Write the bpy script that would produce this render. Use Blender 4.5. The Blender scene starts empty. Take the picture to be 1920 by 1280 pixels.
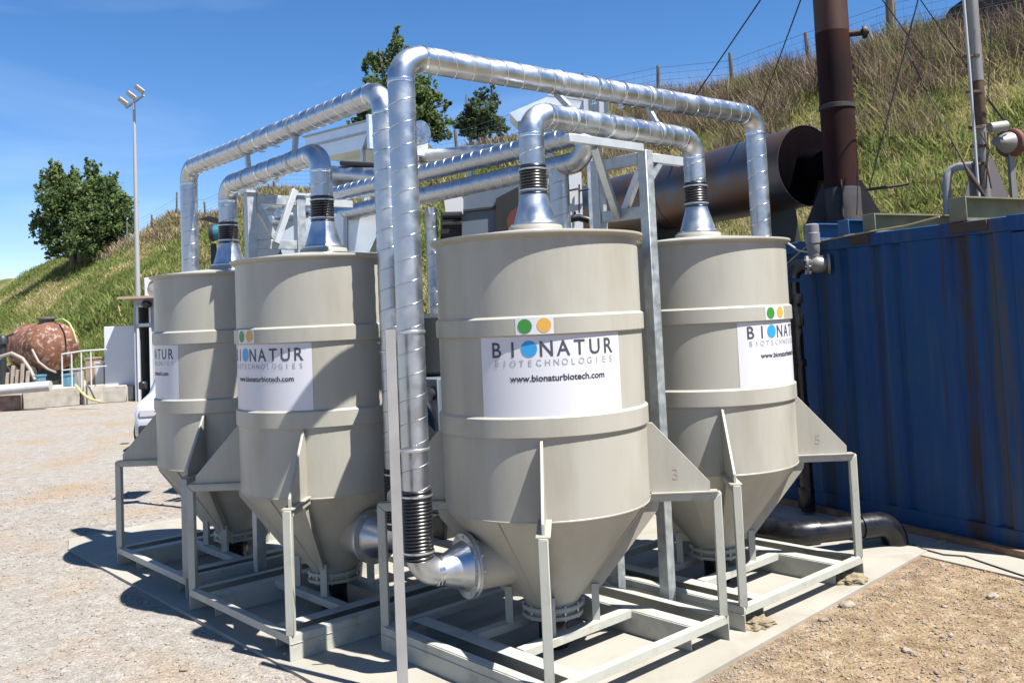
import bpy, bmesh, math, random
import numpy as np
from mathutils import Vector, Matrix
random.seed(7); RNG = np.random.default_rng(7)
C = bpy.context.scene.collection
sc = bpy.context.scene
R = math.radians

# ---------------------------------------------------------------- camera
F_PX, CX, CY, PITCH, ROLL, CAM_H = 1711.16, 24.41, -146.31, 0.0560, -0.0449, 2.0
_f = Vector((0, math.cos(PITCH), math.sin(PITCH))); _u = Vector((0, -math.sin(PITCH), math.cos(PITCH))); _r = Vector((1, 0, 0))
_r2 = math.cos(ROLL)*_r + math.sin(ROLL)*_u; _u2 = -math.sin(ROLL)*_r + math.cos(ROLL)*_u
cam_d = bpy.data.cameras.new('camera'); cam = bpy.data.objects.new('camera', cam_d); C.objects.link(cam)
m = Matrix((_r2, _u2, -_f)).transposed().to_4x4(); m.translation = Vector((0, 0, CAM_H)); cam.matrix_world = m
cam_d.sensor_width = 36; cam_d.lens = F_PX/1920*36; cam_d.shift_x = -CX/1920; cam_d.shift_y = CY/1920
cam_d.clip_start = 0.1; cam_d.clip_end = 1500
sc.camera = cam

# ---------------------------------------------------------------- sky and sun
SUN_EL, SUN_AZ = R(61.0), math.atan2(-.543, .84)          # azimuth of the direction towards the sun
w = bpy.data.worlds.new('World'); sc.world = w; w.use_nodes = True
nt = w.node_tree; bg = nt.nodes['Background']
sky = nt.nodes.new('ShaderNodeTexSky'); sky.sky_type = 'NISHITA'; sky.sun_disc = False
sky.sun_elevation = SUN_EL; sky.sun_rotation = math.pi/2 - SUN_AZ
sky.altitude = 1500; sky.air_density = 1.0; sky.dust_density = 0.0; sky.ozone_density = 4.0
# thin high cirrus in the sky
tc = nt.nodes.new('ShaderNodeTexCoord'); mp = nt.nodes.new('ShaderNodeMapping'); mp.inputs['Scale'].default_value = (1.2, 2.5, 7.0); mp.inputs['Rotation'].default_value = (0, R(12), 0)
nz = nt.nodes.new('ShaderNodeTexNoise'); nz.inputs['Scale'].default_value = 1.6; nz.inputs['Detail'].default_value = 6; nz.inputs['Distortion'].default_value = .6
cr = nt.nodes.new('ShaderNodeValToRGB'); cr.color_ramp.elements[0].position = .48; cr.color_ramp.elements[0].color = (0, 0, 0, 1); cr.color_ramp.elements[1].position = .85; cr.color_ramp.elements[1].color = (.20, .20, .20, 1)
mx = nt.nodes.new('ShaderNodeMixRGB'); mx.inputs[2].default_value = (8.0, 9.0, 10.0, 1)
hs = nt.nodes.new('ShaderNodeHueSaturation'); hs.inputs['Saturation'].default_value = 1.25; hs.inputs['Value'].default_value = 1.0
L = nt.links.new
L(tc.outputs['Generated'], mp.inputs[0]); L(mp.outputs[0], nz.inputs[0]); L(nz.outputs[0], cr.inputs[0])
tn = nt.nodes.new('ShaderNodeMixRGB'); tn.blend_type = 'MULTIPLY'; tn.inputs[0].default_value = 1; tn.inputs[2].default_value = (1.30, 1.10, 1.10, 1)
L(sky.outputs[0], hs.inputs['Color']); L(hs.outputs[0], tn.inputs[1]); L(tn.outputs[0], mx.inputs[1]); L(cr.outputs[0], mx.inputs[0]); L(mx.outputs[0], bg.inputs[0])
bg.inputs[1].default_value = 0.062
sd = bpy.data.lights.new('sun', 'SUN'); sd.energy = 5.0; sd.angle = R(.5); sd.color = (1, .965, .90)
so = bpy.data.objects.new('sun', sd); C.objects.link(so)
sdir = Vector((math.cos(SUN_EL)*math.cos(SUN_AZ), math.cos(SUN_EL)*math.sin(SUN_AZ), math.sin(SUN_EL)))
so.rotation_euler = sdir.to_track_quat('Z', 'Y').to_euler(); so.location = (8, -6, 12)
sc.view_settings.view_transform = 'Standard'; sc.view_settings.look = 'None'; sc.view_settings.gamma = 1
sc.view_settings.use_curve_mapping = False; sc.view_settings.exposure = 1.3
sc.cycles.use_denoising = True
sc.cycles.max_bounces = 6; sc.cycles.transparent_max_bounces = 12

# ---------------------------------------------------------------- places: surveyed by eye, as a point at distance Y along the view
def at(px, py, Y):
    r = _f*F_PX + _r2*(px-960-CX) - _u2*(py-640-CY); r = r/r.y
    return Vector((0, 0, CAM_H)) + r*Y
def at_z(px, py, z):
    r = _f*F_PX + _r2*(px-960-CX) - _u2*(py-640-CY); r = r/r.z
    return Vector((0, 0, CAM_H)) + r*(z-CAM_H)
TH = .7413
U = Vector((math.cos(TH), math.sin(TH), 0)); V = Vector((-U.y, U.x, 0)); Z = Vector((0, 0, 1))
def V3(*a): return Vector(a)

# ---------------------------------------------------------------- materials
MATS = {}
def lin(c):
    return tuple((x/12.92 if x <= .04045 else ((x+.055)/1.055)**2.4) for x in c)
def mat(name, col, rough=.6, metal=0, col2=None, scale=8, detail=5, bump=0, bscale=None, spec=.5, stretch=None, lo=.35, hi=.65, rough2=None, coat=0, dirt=None, dscale=2.0, dlo=.5, dhi=.75, coord='Object', trans=0):
    """colour col mixed with col2 over noise, optional dirt layer, noise bump"""
    if name in MATS: return MATS[name]
    if metal < .5: col, col2, dirt = [tuple(x*.66 for x in c) if c else c for c in (col, col2, dirt)]
    M = bpy.data.materials.new(name); M.use_nodes = True; n = M.node_tree; b = n.nodes['Principled BSDF']; l = n.links.new
    b.inputs['Base Color'].default_value = (*col, 1); b.inputs['Roughness'].default_value = rough; b.inputs['Metallic'].default_value = metal
    b.inputs['Specular IOR Level'].default_value = spec
    if coat: b.inputs['Coat Weight'].default_value = coat
    t = n.nodes.new('ShaderNodeTexCoord'); src = t.outputs[coord]
    if stretch:
        q = n.nodes.new('ShaderNodeMapping'); q.inputs['Scale'].default_value = stretch; l(src, q.inputs[0]); src = q.outputs[0]
    out = None
    if col2:
        nz = n.nodes.new('ShaderNodeTexNoise'); nz.inputs['Scale'].default_value = scale; nz.inputs['Detail'].default_value = detail; l(src, nz.inputs[0])
        rp = n.nodes.new('ShaderNodeValToRGB'); rp.color_ramp.elements[0].position = lo; rp.color_ramp.elements[1].position = hi
        rp.color_ramp.elements[0].color = (*col, 1); rp.color_ramp.elements[1].color = (*col2, 1)
        l(nz.outputs[0], rp.inputs[0]); out = rp.outputs[0]
        if rough2 is not None:
            mr = n.nodes.new('ShaderNodeMapRange'); mr.inputs[1].default_value = lo; mr.inputs[2].default_value = hi; mr.inputs[3].default_value = rough; mr.inputs[4].default_value = rough2
            l(nz.outputs[0], mr.inputs[0]); l(mr.outputs[0], b.inputs['Roughness'])
    if dirt:
        nd = n.nodes.new('ShaderNodeTexNoise'); nd.inputs['Scale'].default_value = dscale; nd.inputs['Detail'].default_value = 9; nd.inputs['Roughness'].default_value = .65; l(src, nd.inputs[0])
        rd = n.nodes.new('ShaderNodeValToRGB'); rd.color_ramp.elements[0].position = dlo; rd.color_ramp.elements[1].position = dhi
        l(nd.outputs[0], rd.inputs[0]); mxx = n.nodes.new('ShaderNodeMixRGB'); l(rd.outputs[0], mxx.inputs[0])
        if out: l(out, mxx.inputs[1])
        else: mxx.inputs[1].default_value = (*col, 1)
        mxx.inputs[2].default_value = (*dirt, 1); out = mxx.outputs[0]
    if out: l(out, b.inputs['Base Color'])
    if bump:
        nb = n.nodes.new('ShaderNodeTexNoise'); nb.inputs['Scale'].default_value = bscale or scale*3; nb.inputs['Detail'].default_value = 6; l(src, nb.inputs[0])
        bp = n.nodes.new('ShaderNodeBump'); bp.inputs['Strength'].default_value = min(1, bump*20); bp.inputs['Distance'].default_value = bump; l(nb.outputs[0], bp.inputs['Height']); l(bp.outputs[0], b.inputs['Normal'])
    if trans:
        tr = n.nodes.new('ShaderNodeBsdfTranslucent'); ms = n.nodes.new('ShaderNodeMixShader'); ms.inputs[0].default_value = trans
        if out: l(out, tr.inputs[0])
        else: tr.inputs[0].default_value = (*col, 1)
        l(b.outputs[0], ms.inputs[1]); l(tr.outputs[0], ms.inputs[2]); l(ms.outputs[0], n.nodes['Material Output'].inputs[0])
    MATS[name] = M; return M
PLASTIC = mat('tank_polypropylene', (.485, .468, .40), .42, col2=(.525, .51, .445), scale=2.2, bump=.0006, bscale=9, dirt=(.35, .315, .245), dscale=3, dlo=.46, dhi=.88, stretch=(1, 1, .22))
FRAME = mat('frame_paint', (.50, .51, .45), .5, col2=(.55, .55, .49), scale=5, dirt=(.34, .29, .21), dscale=6, dlo=.52, dhi=.80)
GALV = mat('galvanised_sheet', (.42, .445, .475), .33, 1, col2=(.52, .54, .565), scale=9, detail=4, rough2=.47, bump=.0003, bscale=4, lo=.40, hi=.62, dirt=(.38, .40, .43), dscale=4, dlo=.55, dhi=.85)
GALVS = mat('galvanised_steel', (.33, .36, .38), .42, .7, col2=(.44, .47, .49), scale=18, rough2=.6)
ALU = mat('aluminium_channel', (.46, .48, .50), .45, .5, col2=(.54, .56, .57), scale=10)
SEAM = mat('seam_metal', (.62, .64, .66), .25, 1)
RUBBER = mat('black_hose', (.012, .012, .014), .32, spec=.6)
BLACKP = mat('black_pe_pipe', (.009, .009, .012), .24, col2=(.016, .016, .02), scale=12, rough2=.36, spec=.45)
STEEL = mat('bolt_steel', (.55, .56, .58), .35, .9)
WHITE = mat('white_vinyl', (.80, .80, .86), .35)
MDARK = mat('print_dark_grey', (.07, .075, .10), .5)
MLIGHT = mat('print_light_grey', (.42, .43, .47), .5)
MBLACK = mat('print_black', (.03, .03, .045), .5)
MGREEN = mat('print_green', (.05, .30, .05), .45)
MYEL = mat('print_amber', (.80, .45, .08), .45)
MBLUE = mat('print_blue', (.03, .38, .80), .45)
PENCIL = mat('pencil_mark', (.46, .40, .37), .7)

# ---------------------------------------------------------------- mesh building
def tag(o, label=None, cat=None, group=None, kind=None):
    if label: o['label'] = label
    if cat: o['category'] = cat
    if group: o['group'] = group
    if kind: o['kind'] = kind
    return o
def empty(name, loc, label, cat, group=None, rz=0):
    o = bpy.data.objects.new(name, None); C.objects.link(o); o.location = loc; o.rotation_euler.z = rz; o.empty_display_size = .1
    bpy.context.view_layer.update()
    return tag(o, label, cat, group)
def basis(d, up=Z):
    d = Vector(d).normalized()
    if abs(d.dot(up)) > .98: up = Vector((1, 0, 0)) if abs(d.x) < .9 else Vector((0, 1, 0))
    a = up.cross(d).normalized(); return a, d.cross(a).normalized(), d
class MB:
    def __init__(s): s.v = []; s.f = []; s.mi = []; s.cm = 0
    def add(s, vs, fs):
        o = len(s.v); s.v += [tuple(q) for q in vs]; s.f += [tuple(i+o for i in f) for f in fs]; s.mi += [s.cm]*len(fs); return s
    def box(s, c, sx, sy, sz, ex=Vector((1, 0, 0)), ey=Vector((0, 1, 0)), ez=Z):
        c = Vector(c); vs = [c+ex*(sx/2*i)+ey*(sy/2*j)+ez*(sz/2*k) for k in (-1, 1) for j in (-1, 1) for i in (-1, 1)]
        return s.add(vs, [(0, 2, 3, 1), (4, 5, 7, 6), (0, 1, 5, 4), (2, 6, 7, 3), (0, 4, 6, 2), (1, 3, 7, 5)])
    def bar(s, a, b, wd, ht, up=Z):
        a, b = Vector(a), Vector(b); x, y, d = basis(b-a, up)
        return s.box((a+b)/2, wd, ht, (b-a).length, x, y, d)
    def tube(s, pts, r, seg=16, caps=True, closed=False):
        pts = [Vector(p) for p in pts]; n = len(pts); rs = r if isinstance(r, (list, tuple)) else [r]*n
        x, y, d = basis(pts[1]-pts[0]); vs = []
        for i, p in enumerate(pts):
            t = ((pts[min(i+1, n-1)]-pts[i]).normalized() + (pts[i]-pts[max(i-1, 0)]).normalized())
            t = t.normalized() if t.length > 1e-6 else d
            x = (x - t*x.dot(t)).normalized(); y = t.cross(x)
            vs += [p + (x*math.cos(2*math.pi*k/seg) + y*math.sin(2*math.pi*k/seg))*rs[i] for k in range(seg)]
        fs = [(i*seg+k, i*seg+(k+1) % seg, (i+1)*seg+(k+1) % seg, (i+1)*seg+k) for i in range(n-1) for k in range(seg)]
        if caps: fs += [tuple(range(seg-1, -1, -1)), tuple((n-1)*seg+k for k in range(seg))]
        return s.add(vs, fs)
    def lathe(s, prof, c=(0, 0, 0), axis=Z, seg=48, a0=0, a1=2*math.pi):
        """prof: (radius, height) pairs along axis from point c"""
        c = Vector(c); x, y, d = basis(axis); full = abs(a1-a0-2*math.pi) < 1e-6; m_ = seg if full else seg+1
        vs = [c + d*h + (x*math.cos(a0+(a1-a0)*k/seg)+y*math.sin(a0+(a1-a0)*k/seg))*max(r, 1e-5) for r, h in prof for k in range(m_)]
        fs = [(i*m_+k, i*m_+(k+1) % m_, (i+1)*m_+(k+1) % m_, (i+1)*m_+k) for i in range(len(prof)-1) for k in range(seg)]
        return s.add(vs, fs)
    def prism(s, poly, thick, org, ex, ey, ez):
        """poly in the ex/ey plane, extruded +-thick/2 along ez"""
        org = Vector(org); n = len(poly)
        vs = [org+ex*p[0]+ey*p[1]+ez*(thick/2*q) for q in (-1, 1) for p in poly]
        return s.add(vs, [tuple(range(n-1, -1, -1)), tuple(range(n, 2*n))] + [(i, (i+1) % n, n+(i+1) % n, n+i) for i in range(n)])
    def quad(s, a, b, c, d): return s.add([a, b, c, d], [(0, 1, 2, 3)])
    def mesh(s, name, mats, smooth=True, angle=38):
        me = bpy.data.meshes.new(name); me.from_pydata(s.v, [], s.f)
        for m_ in (mats if isinstance(mats, (list, tuple)) else [mats]): me.materials.append(m_)
        if any(s.mi): me.polygons.foreach_set('material_index', s.mi)
        if smooth:
            me.shade_smooth(); me.set_sharp_from_angle(angle=R(angle))
        me.update(); return me
    def build(s, name, mats, parent=None, local=False, smooth=True, bevel=0, angle=38):
        if parent is not None and not local:
            mi = parent.matrix_world.inverted(); s.v = [tuple(mi @ Vector(p)) for p in s.v]
        o = bpy.data.objects.new(name, s.mesh(name, mats, smooth, angle)); C.objects.link(o)
        if parent is not None: o.parent = parent
        if bevel:
            b = o.modifiers.new('edge', 'BEVEL'); b.width = bevel; b.segments = 1; b.limit_method = 'ANGLE'
        return o
def raw(name, verts, faces, mats, parent=None, mi=None):
    """big meshes from numpy arrays, faces (n,k)"""
    me = bpy.data.meshes.new(name); k = faces.shape[1]
    me.vertices.add(len(verts)); me.vertices.foreach_set('co', verts.astype(np.float32).ravel())
    me.loops.add(faces.size); me.loops.foreach_set('vertex_index', faces.astype(np.int32).ravel())
    me.polygons.add(len(faces)); me.polygons.foreach_set('loop_start', np.arange(0, faces.size, k, dtype=np.int32))
    for m_ in (mats if isinstance(mats, (list, tuple)) else [mats]): me.materials.append(m_)
    if mi is not None: me.polygons.foreach_set('material_index', mi.astype(np.int32))
    me.update(calc_edges=True); o = bpy.data.objects.new(name, me); C.objects.link(o)
    if parent is not None: o.parent = parent
    return o
def share(src, name, parent, mw=None):
    o = bpy.data.objects.new(name, src.data); C.objects.link(o); o.parent = parent
    if mw is not None: o.matrix_local = mw
    return o
# ---------------------------------------------------------------- setting: ground, pad, bank
TA = V3(.0736, 5.639, 0); TB = V3(-1.4571, 6.6126, 0); TC = V3(-2.591, 7.9828, 0); TD = V3(1.2961, 6.769, 0)
def A_(u, v, z=0): return TA+U*u+V*v+Z*z
GZ = -.022
def ground_material():
    M = bpy.data.materials.new('gravel_ground'); M.use_nodes = True; n = M.node_tree; b = n.nodes['Principled BSDF']; l = n.links.new
    t = n.nodes.new('ShaderNodeTexCoord'); P_ = t.outputs['Object']
    def noise(s, d=6, r=.6):
        q = n.nodes.new('ShaderNodeTexNoise'); q.inputs['Scale'].default_value = s; q.inputs['Detail'].default_value = d; q.inputs['Roughness'].default_value = r; l(P_, q.inputs[0]); return q.outputs[0]
    def ramp(src, *st):
        q = n.nodes.new('ShaderNodeValToRGB'); e = q.color_ramp.elements
        while len(e) < len(st): e.new(.5)
        for i, (p, c) in enumerate(st): e[i].position = p; e[i].color = (*c, 1)
        l(src, q.inputs[0]); return q.outputs[0]
    def mix(f, a, c, mode='MIX'):
        q = n.nodes.new('ShaderNodeMixRGB'); q.blend_type = mode
        for i, s_ in enumerate((f, a, c)):
            if isinstance(s_, (int, float)): q.inputs[i].default_value = s_
            elif isinstance(s_, tuple): q.inputs[i].default_value = (*s_, 1)
            else: l(s_, q.inputs[i])
        return q.outputs[0]
    # left side pale crushed limestone, right side browner soil with straw
    sx = n.nodes.new('ShaderNodeSeparateXYZ'); l(P_, sx.inputs[0])
    mr = n.nodes.new('ShaderNodeMapRange'); mr.inputs[1].default_value = -1.5; mr.inputs[2].default_value = 1.5; l(sx.outputs[0], mr.inputs[0])
    big = noise(.7, 6); fine = noise(38, 4, .7); mid = noise(7, 6, .7)
    pale = ramp(mid, (.35, (.19, .172, .15)), (.65, (.255, .239, .22)))
    brown = ramp(mid, (.36, (.12, .080, .047)), (.5, (.185, .133, .085)), (.66, (.27, .21, .148)))
    side = mix(mr.outputs[0], pale, brown)
    warm = mix(ramp(big, (.50, (0, 0, 0)), (.70, (.85, .85, .85))), side, (.235, .17, .11))
    vor = n.nodes.new('ShaderNodeTexVoronoi'); vor.inputs['Scale'].default_value = 55; l(P_, vor.inputs[0])
    vc = n.nodes.new('ShaderNodeSeparateColor'); l(vor.outputs['Color'], vc.inputs[0])
    st = mix(.55, warm, ramp(vc.outputs[0], (0, (.42, .42, .42)), (.5, (.55, .55, .55)), (1, (.80, .78, .75))), 'OVERLAY')
    fin = mix(.35, st, ramp(fine, (.3, (.3, .3, .3)), (.7, (.7, .7, .7))), 'OVERLAY')
    l(fin, b.inputs['Base Color']); b.inputs['Roughness'].default_value = .95; b.inputs['Specular IOR Level'].default_value = .2
    v2 = n.nodes.new('ShaderNodeTexVoronoi'); v2.inputs['Scale'].default_value = 55; l(P_, v2.inputs[0])
    bp = n.nodes.new('ShaderNodeBump'); bp.inputs['Strength'].default_value = .8; bp.inputs['Distance'].default_value = .012; bp.invert = True; l(v2.outputs['Distance'], bp.inputs['Height'])
    bq = n.nodes.new('ShaderNodeBump'); bq.inputs['Strength'].default_value = .6; bq.inputs['Distance'].default_value = .05; l(mid, bq.inputs['Height']); l(bp.outputs[0], bq.inputs['Normal'])
    l(bq.outputs[0], b.inputs['Normal']); return M
GROUND = ground_material()
# ground sheet: fine grid near, coarse far
def grid(name, x0, x1, y0, y1, nx, ny, zf, mats, parent=None):
    xs, ys = np.meshgrid(np.linspace(x0, x1, nx), np.linspace(y0, y1, ny)); zz = zf(xs, ys)
    v = np.stack([xs.ravel(), ys.ravel(), zz.ravel()], 1); i = np.arange((ny-1)*nx).reshape(ny-1, nx)[:, :-1].ravel()
    return raw(name, v, np.stack([i, i+1, i+nx+1, i+nx], 1), mats, parent)
def vnoise(x, y, s, seed=0):
    """cheap smooth value noise for relief"""
    r = np.random.default_rng(seed).random((257, 257)); x = np.asarray(x)/s; y = np.asarray(y)/s
    xi = np.floor(x).astype(int); yi = np.floor(y).astype(int); fx = x-xi; fy = y-yi; fx = fx*fx*(3-2*fx); fy = fy*fy*(3-2*fy)
    g = lambda a, b: r[a % 256, b % 256]
    return (g(xi, yi)*(1-fx)+g(xi+1, yi)*fx)*(1-fy)+(g(xi, yi+1)*(1-fx)+g(xi+1, yi+1)*fx)*fy - .5
def gz(x, y):
    near = np.exp(-((x)**2+(y-5)**2)/160.)
    return GZ + near*(vnoise(x, y, .9, 1)*.020 + vnoise(x, y, .28, 2)*.010)
a = np.concatenate([[-900, -200, -60, -30], np.linspace(-14, 12, 200), [30, 60, 200, 900]])
b_ = np.concatenate([[-300, -40, -8], np.linspace(-1, 24, 190), [32, 45, 70, 120, 300, 1200]])
xs, ys = np.meshgrid(a, b_); v = np.stack([xs.ravel(), ys.ravel(), gz(xs, ys).ravel()], 1); nx = len(a)
i = np.arange((len(b_)-1)*nx).reshape(-1, nx)[:, :-1].ravel()
g = raw('ground', v, np.stack([i, i+1, i+nx+1, i+nx], 1), GROUND); tag(g, kind='structure'); g.data.shade_smooth()

CONC = mat('pad_concrete', (.37, .345, .29), .85, col2=(.43, .405, .35), scale=1.5, bump=.002, bscale=40, dirt=(.30, .25, .18), dscale=2.2, dlo=.52, dhi=.8)
# container frame of reference
G0 = V3(3.2264, 8.0949, 0); DD = V3(.47421, -.88041, 0); NN = V3(.88041, .47421, 0)
def K_(s, off, z=0): return G0+DD*s+NN*off+Z*z
def slab(polys, name, z0=0):
    mb = MB()
    for q in polys:
        n_ = len(q); mb.add([p+Z*z0 for p in q]+[p+Z*(z0-.18) for p in q], [tuple(range(n_)), tuple(range(2*n_-1, n_-1, -1))]+[(i, n_+i, n_+(i+1) % n_, (i+1) % n_) for i in range(n_)])
    o = mb.build(name, CONC, smooth=False); tag(o, kind='structure'); return o
slab([[A_(-1.29, -1.03), A_(3.42, -.77), A_(3.42, 5.75), A_(-1.1, 5.75), A_(-1.24, 5.28)]], 'concrete_pad')
slab([[K_(.62, -.62), K_(5, -.42), K_(5, .3), K_(-3, .3), K_(-3, -.4)]], 'container_slab', -.006)

def terr(x, y):
    w_ = (x+y)*.70711; t = (y-x)*.70711
    s = np.clip((w_-11.3)/8.7, 0, 1); crest = 7.5-2.2*np.clip((t-45)/45, 0, 3)
    z = crest*s - np.clip(w_-21, 0, 30)*.08
    lump = np.clip(s*4, 0, 1)*np.clip((23-w_)/2, .15, 1)
    return z + lump*(vnoise(x, y, 2.9, 3)*.75+vnoise(x, y, 1.1, 4)*.30) - (1-np.clip(s*20, 0, 1))*.3
def bank_material():
    M = bpy.data.materials.new('bank_soil_grass'); M.use_nodes = True; n = M.node_tree; b = n.nodes['Principled BSDF']; l = n.links.new
    t = n.nodes.new('ShaderNodeTexCoord')
    def noise(s, d=6):
        q = n.nodes.new('ShaderNodeTexNoise'); q.inputs['Scale'].default_value = s; q.inputs['Detail'].default_value = d; q.inputs['Roughness'].default_value = .65; l(t.outputs['Object'], q.inputs[0]); return q.outputs[0]
    r1 = n.nodes.new('ShaderNodeValToRGB'); e = r1.color_ramp.elements; e[0].position = .30; e[0].color = (.05, .075, .022, 1); e[1].position = .72; e[1].color = (.22, .165, .085, 1); x = e.new(.5); x.color = (.12, .125, .045, 1)
    l(noise(.35, 8), r1.inputs[0]); r2 = n.nodes.new('ShaderNodeValToRGB'); r2.color_ramp.elements[0].position = .3; r2.color_ramp.elements[0].color = (.25, .25, .25, 1); r2.color_ramp.elements[1].position = .7; r2.color_ramp.elements[1].color = (.75, .75, .75, 1)
    l(noise(6, 8), r2.inputs[0]); m_ = n.nodes.new('ShaderNodeMixRGB'); m_.blend_type = 'OVERLAY'; m_.inputs[0].default_value = .7; l(r1.outputs[0], m_.inputs[1]); l(r2.outputs[0], m_.inputs[2])
    l(m_.outputs[0], b.inputs['Base Color']); b.inputs['Roughness'].default_value = 1; b.inputs['Specular IOR Level'].default_value = .1
    return M
tt, ww = np.meshgrid(np.concatenate([np.linspace(-30, -6, 20), np.linspace(-5, 62, 270), np.linspace(64, 170, 60)]), np.concatenate([np.linspace(10.2, 24, 70), np.linspace(26, 70, 12)]))
X_ = (ww-tt)*.70711; Y_ = (ww+tt)*.70711; nx = tt.shape[1]
v = np.stack([X_.ravel(), Y_.ravel(), terr(X_, Y_).ravel()], 1); i = np.arange((tt.shape[0]-1)*nx).reshape(-1, nx)[:, :-1].ravel()
bank = raw('hillside', v, np.stack([i, i+nx, i+nx+1, i+1], 1), bank_material()); tag(bank, kind='structure'); bank.data.shade_smooth()

# ---------------------------------------------------------------- the four tanks
CACHE = {}
def part(name, key, fn, mats, parent, bevel=0, mw=None, **kw):
    """one mesh per key, shared by all tanks; built in the tank's own frame"""
    if key in CACHE:
        o = share(CACHE[key], name, parent, mw)
        if bevel:
            q = o.modifiers.new('edge', 'BEVEL'); q.width = bevel; q.segments = 1; q.limit_method = 'ANGLE'
        return o
    m_ = MB(); fn(m_); o = m_.build(name, mats, parent, local=True, bevel=bevel, **kw)
    if mw is not None: o.matrix_local = mw
    CACHE[key] = o; return o
EX, EY = V3(1, 0, 0), V3(0, 1, 0)
RC = .6203
def ring_text(txt, h, a_c, z_c, mat_, name, parent, radius, bold=0, centers=None, width_deg=None, xs=1.0):
    """letters wrapped on the drum wall; one mesh"""
    vs = []; fs = []
    chars = list(txt) if centers is not None else [txt]
    for k, ch in enumerate(chars):
        if ch in ' *': continue
        cu = bpy.data.curves.new('t', 'FONT'); cu.body = ch; cu.size = 1; cu.align_x = 'CENTER'; cu.offset = bold; cu.resolution_u = 3
        ob = bpy.data.objects.new('t', cu); C.objects.link(ob); dg = bpy.context.evaluated_depsgraph_get(); me = bpy.data.meshes.new_from_object(ob.evaluated_get(dg))
        co = np.array([q.co[:] for q in me.vertices]); cap = .72
        x0, x1 = co[:, 0].min(), co[:, 0].max(); s = h/cap
        if width_deg and centers is None: sxx = R(width_deg)*radius/(x1-x0)
        else: sxx = s*xs
        cxm = (x0+x1)/2; ca = a_c + (R(centers[k]) if centers is not None else 0)
        o_ = len(vs)
        for q in co:
            an = ca + (q[0]-cxm)*sxx/radius; zz = z_c + (q[1]-cap/2)*s
            vs.append((radius*math.cos(an), radius*math.sin(an), zz))
        fs += [tuple(o_+i for i in p.vertices) for p in me.polygons]
        bpy.data.objects.remove(ob); bpy.data.curves.remove(cu); bpy.data.meshes.remove(me)
    me = bpy.data.meshes.new(name); me.from_pydata(vs, [], fs); me.materials.append(mat_); o = bpy.data.objects.new(name, me); C.objects.link(o); o.parent = parent
    return o
def wall_patch(m_, r, a0, a1, z0, z1, n=28):
    m_.add([(r*math.cos(a0+(a1-a0)*k/n), r*math.sin(a0+(a1-a0)*k/n), z) for z in (z0, z1) for k in range(n+1)], [(k, k+1, n+2+k, n+1+k) for k in range(n)])
def wall_dot(m_, r, a, z, rad, n=28):
    m_.add([(r*math.cos(a+rad*math.cos(t)/r), r*math.sin(a+rad*math.cos(t)/r), z+rad*math.sin(t)) for t in [2*math.pi*k/n for k in range(n)]], [tuple(range(n))])
def f_shell(m_):
    m_.lathe([(.155, .24), (.165, .285), (RC-.012, .855), (RC, .872), (RC, 2.40), (RC, 2.43)], seg=96)
def f_rim(m_): m_.lathe([(RC-.004, 2.425), (RC+.012, 2.43), (RC+.034, 2.445), (RC+.036, 2.452), (RC+.034, 2.459), (.30, 2.500), (.0, 2.503)], seg=96)
def f_band(z0, z1):
    def f(m_): m_.lathe([(RC-.002, z0-.004), (RC+.012, z0), (RC+.0165, z0+.006), (RC+.0165, z1-.008), (RC+.009, z1-.001), (RC-.002, z1+.006)], seg=96)
    return f
def f_cseam(m_): m_.tube([(.167, 0, .29), (RC-.002, 0, .862)], .0045, 6)
def f_ring(m_): m_.lathe([(RC-.004, .860), (RC+.002, .866), (RC+.0022, .872), (RC-.002, .877)], seg=96)
def f_collar(m_): m_.lathe([(.17, 2.49), (.168, 2.535), (.164, 2.541), (.02, 2.543)], seg=48)
def f_gusset(m_):
    m_.prism([(RC-.006, 1.312), (RC+.035, 1.312), (.985, .945), (.985, .890), (RC-.006, .890)], .016, (0, 0, 0), EX, Z, EY)
def f_cross(m_): m_.prism([(RC-.025, .838), (1.048-.05, .838), (1.048, .884), (RC-.015, .884)], .05, (0, 0, 0), EX, Z, EY)
def f_ledge(m_): m_.box((.83, 0, .888), .40, .075, .006)
def f_leg(m_):
    m_.prism([(.998, .149), (1.048, .149), (1.048, .882), (.998, .836)], .05, (0, 0, 0), EX, Z, EY)
def f_low(m_): m_.prism([(RC-.02, .836), (RC+.055, .836), (RC+.045, .79), (.262, .30), (.175, .30)], .014, (0, 0, 0), EX, Z, EY)
def f_post(m_): m_.box((.262, 0, .256), .045, .045, .216)
def f_neck(m_): m_.lathe([(.147, -.40), (.147, .0)], (-.26-.02, 0, .57), V3(-1, 0, 0), seg=36); 
def f_neck2(m_): m_.lathe([(.147, 0), (.147, .272)], (-.27, 0, .572), V3(-1, 0, 0), seg=40)
def f_nflange(m_): m_.lathe([(.10, 0), (.182, 0), (.184, .004), (.184, .016), (.182, .020), (.10, .020)], (-.542, 0, .572), V3(-1, 0, 0), seg=40)
def f_bolt(m_): m_.tube([(-.586, 0, 0), (-.530, 0, 0)], .0085, 6)
def f_oflange(m_): m_.lathe([(.10, .268), (.182, .268), (.186, .262), (.186, .246), (.176, .240), (.160, .238), (.160, .222), (.186, .220), (.186, .200), (.178, .196), (.09, .196)], seg=48)
def f_obolt(m_): m_.tube([(.172, 0, .19), (.172, 0, .276)], .007, 6)
def f_stub(m_): m_.tube([(0, 0, .004), (0, 0, .2)], .09, 24)
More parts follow.
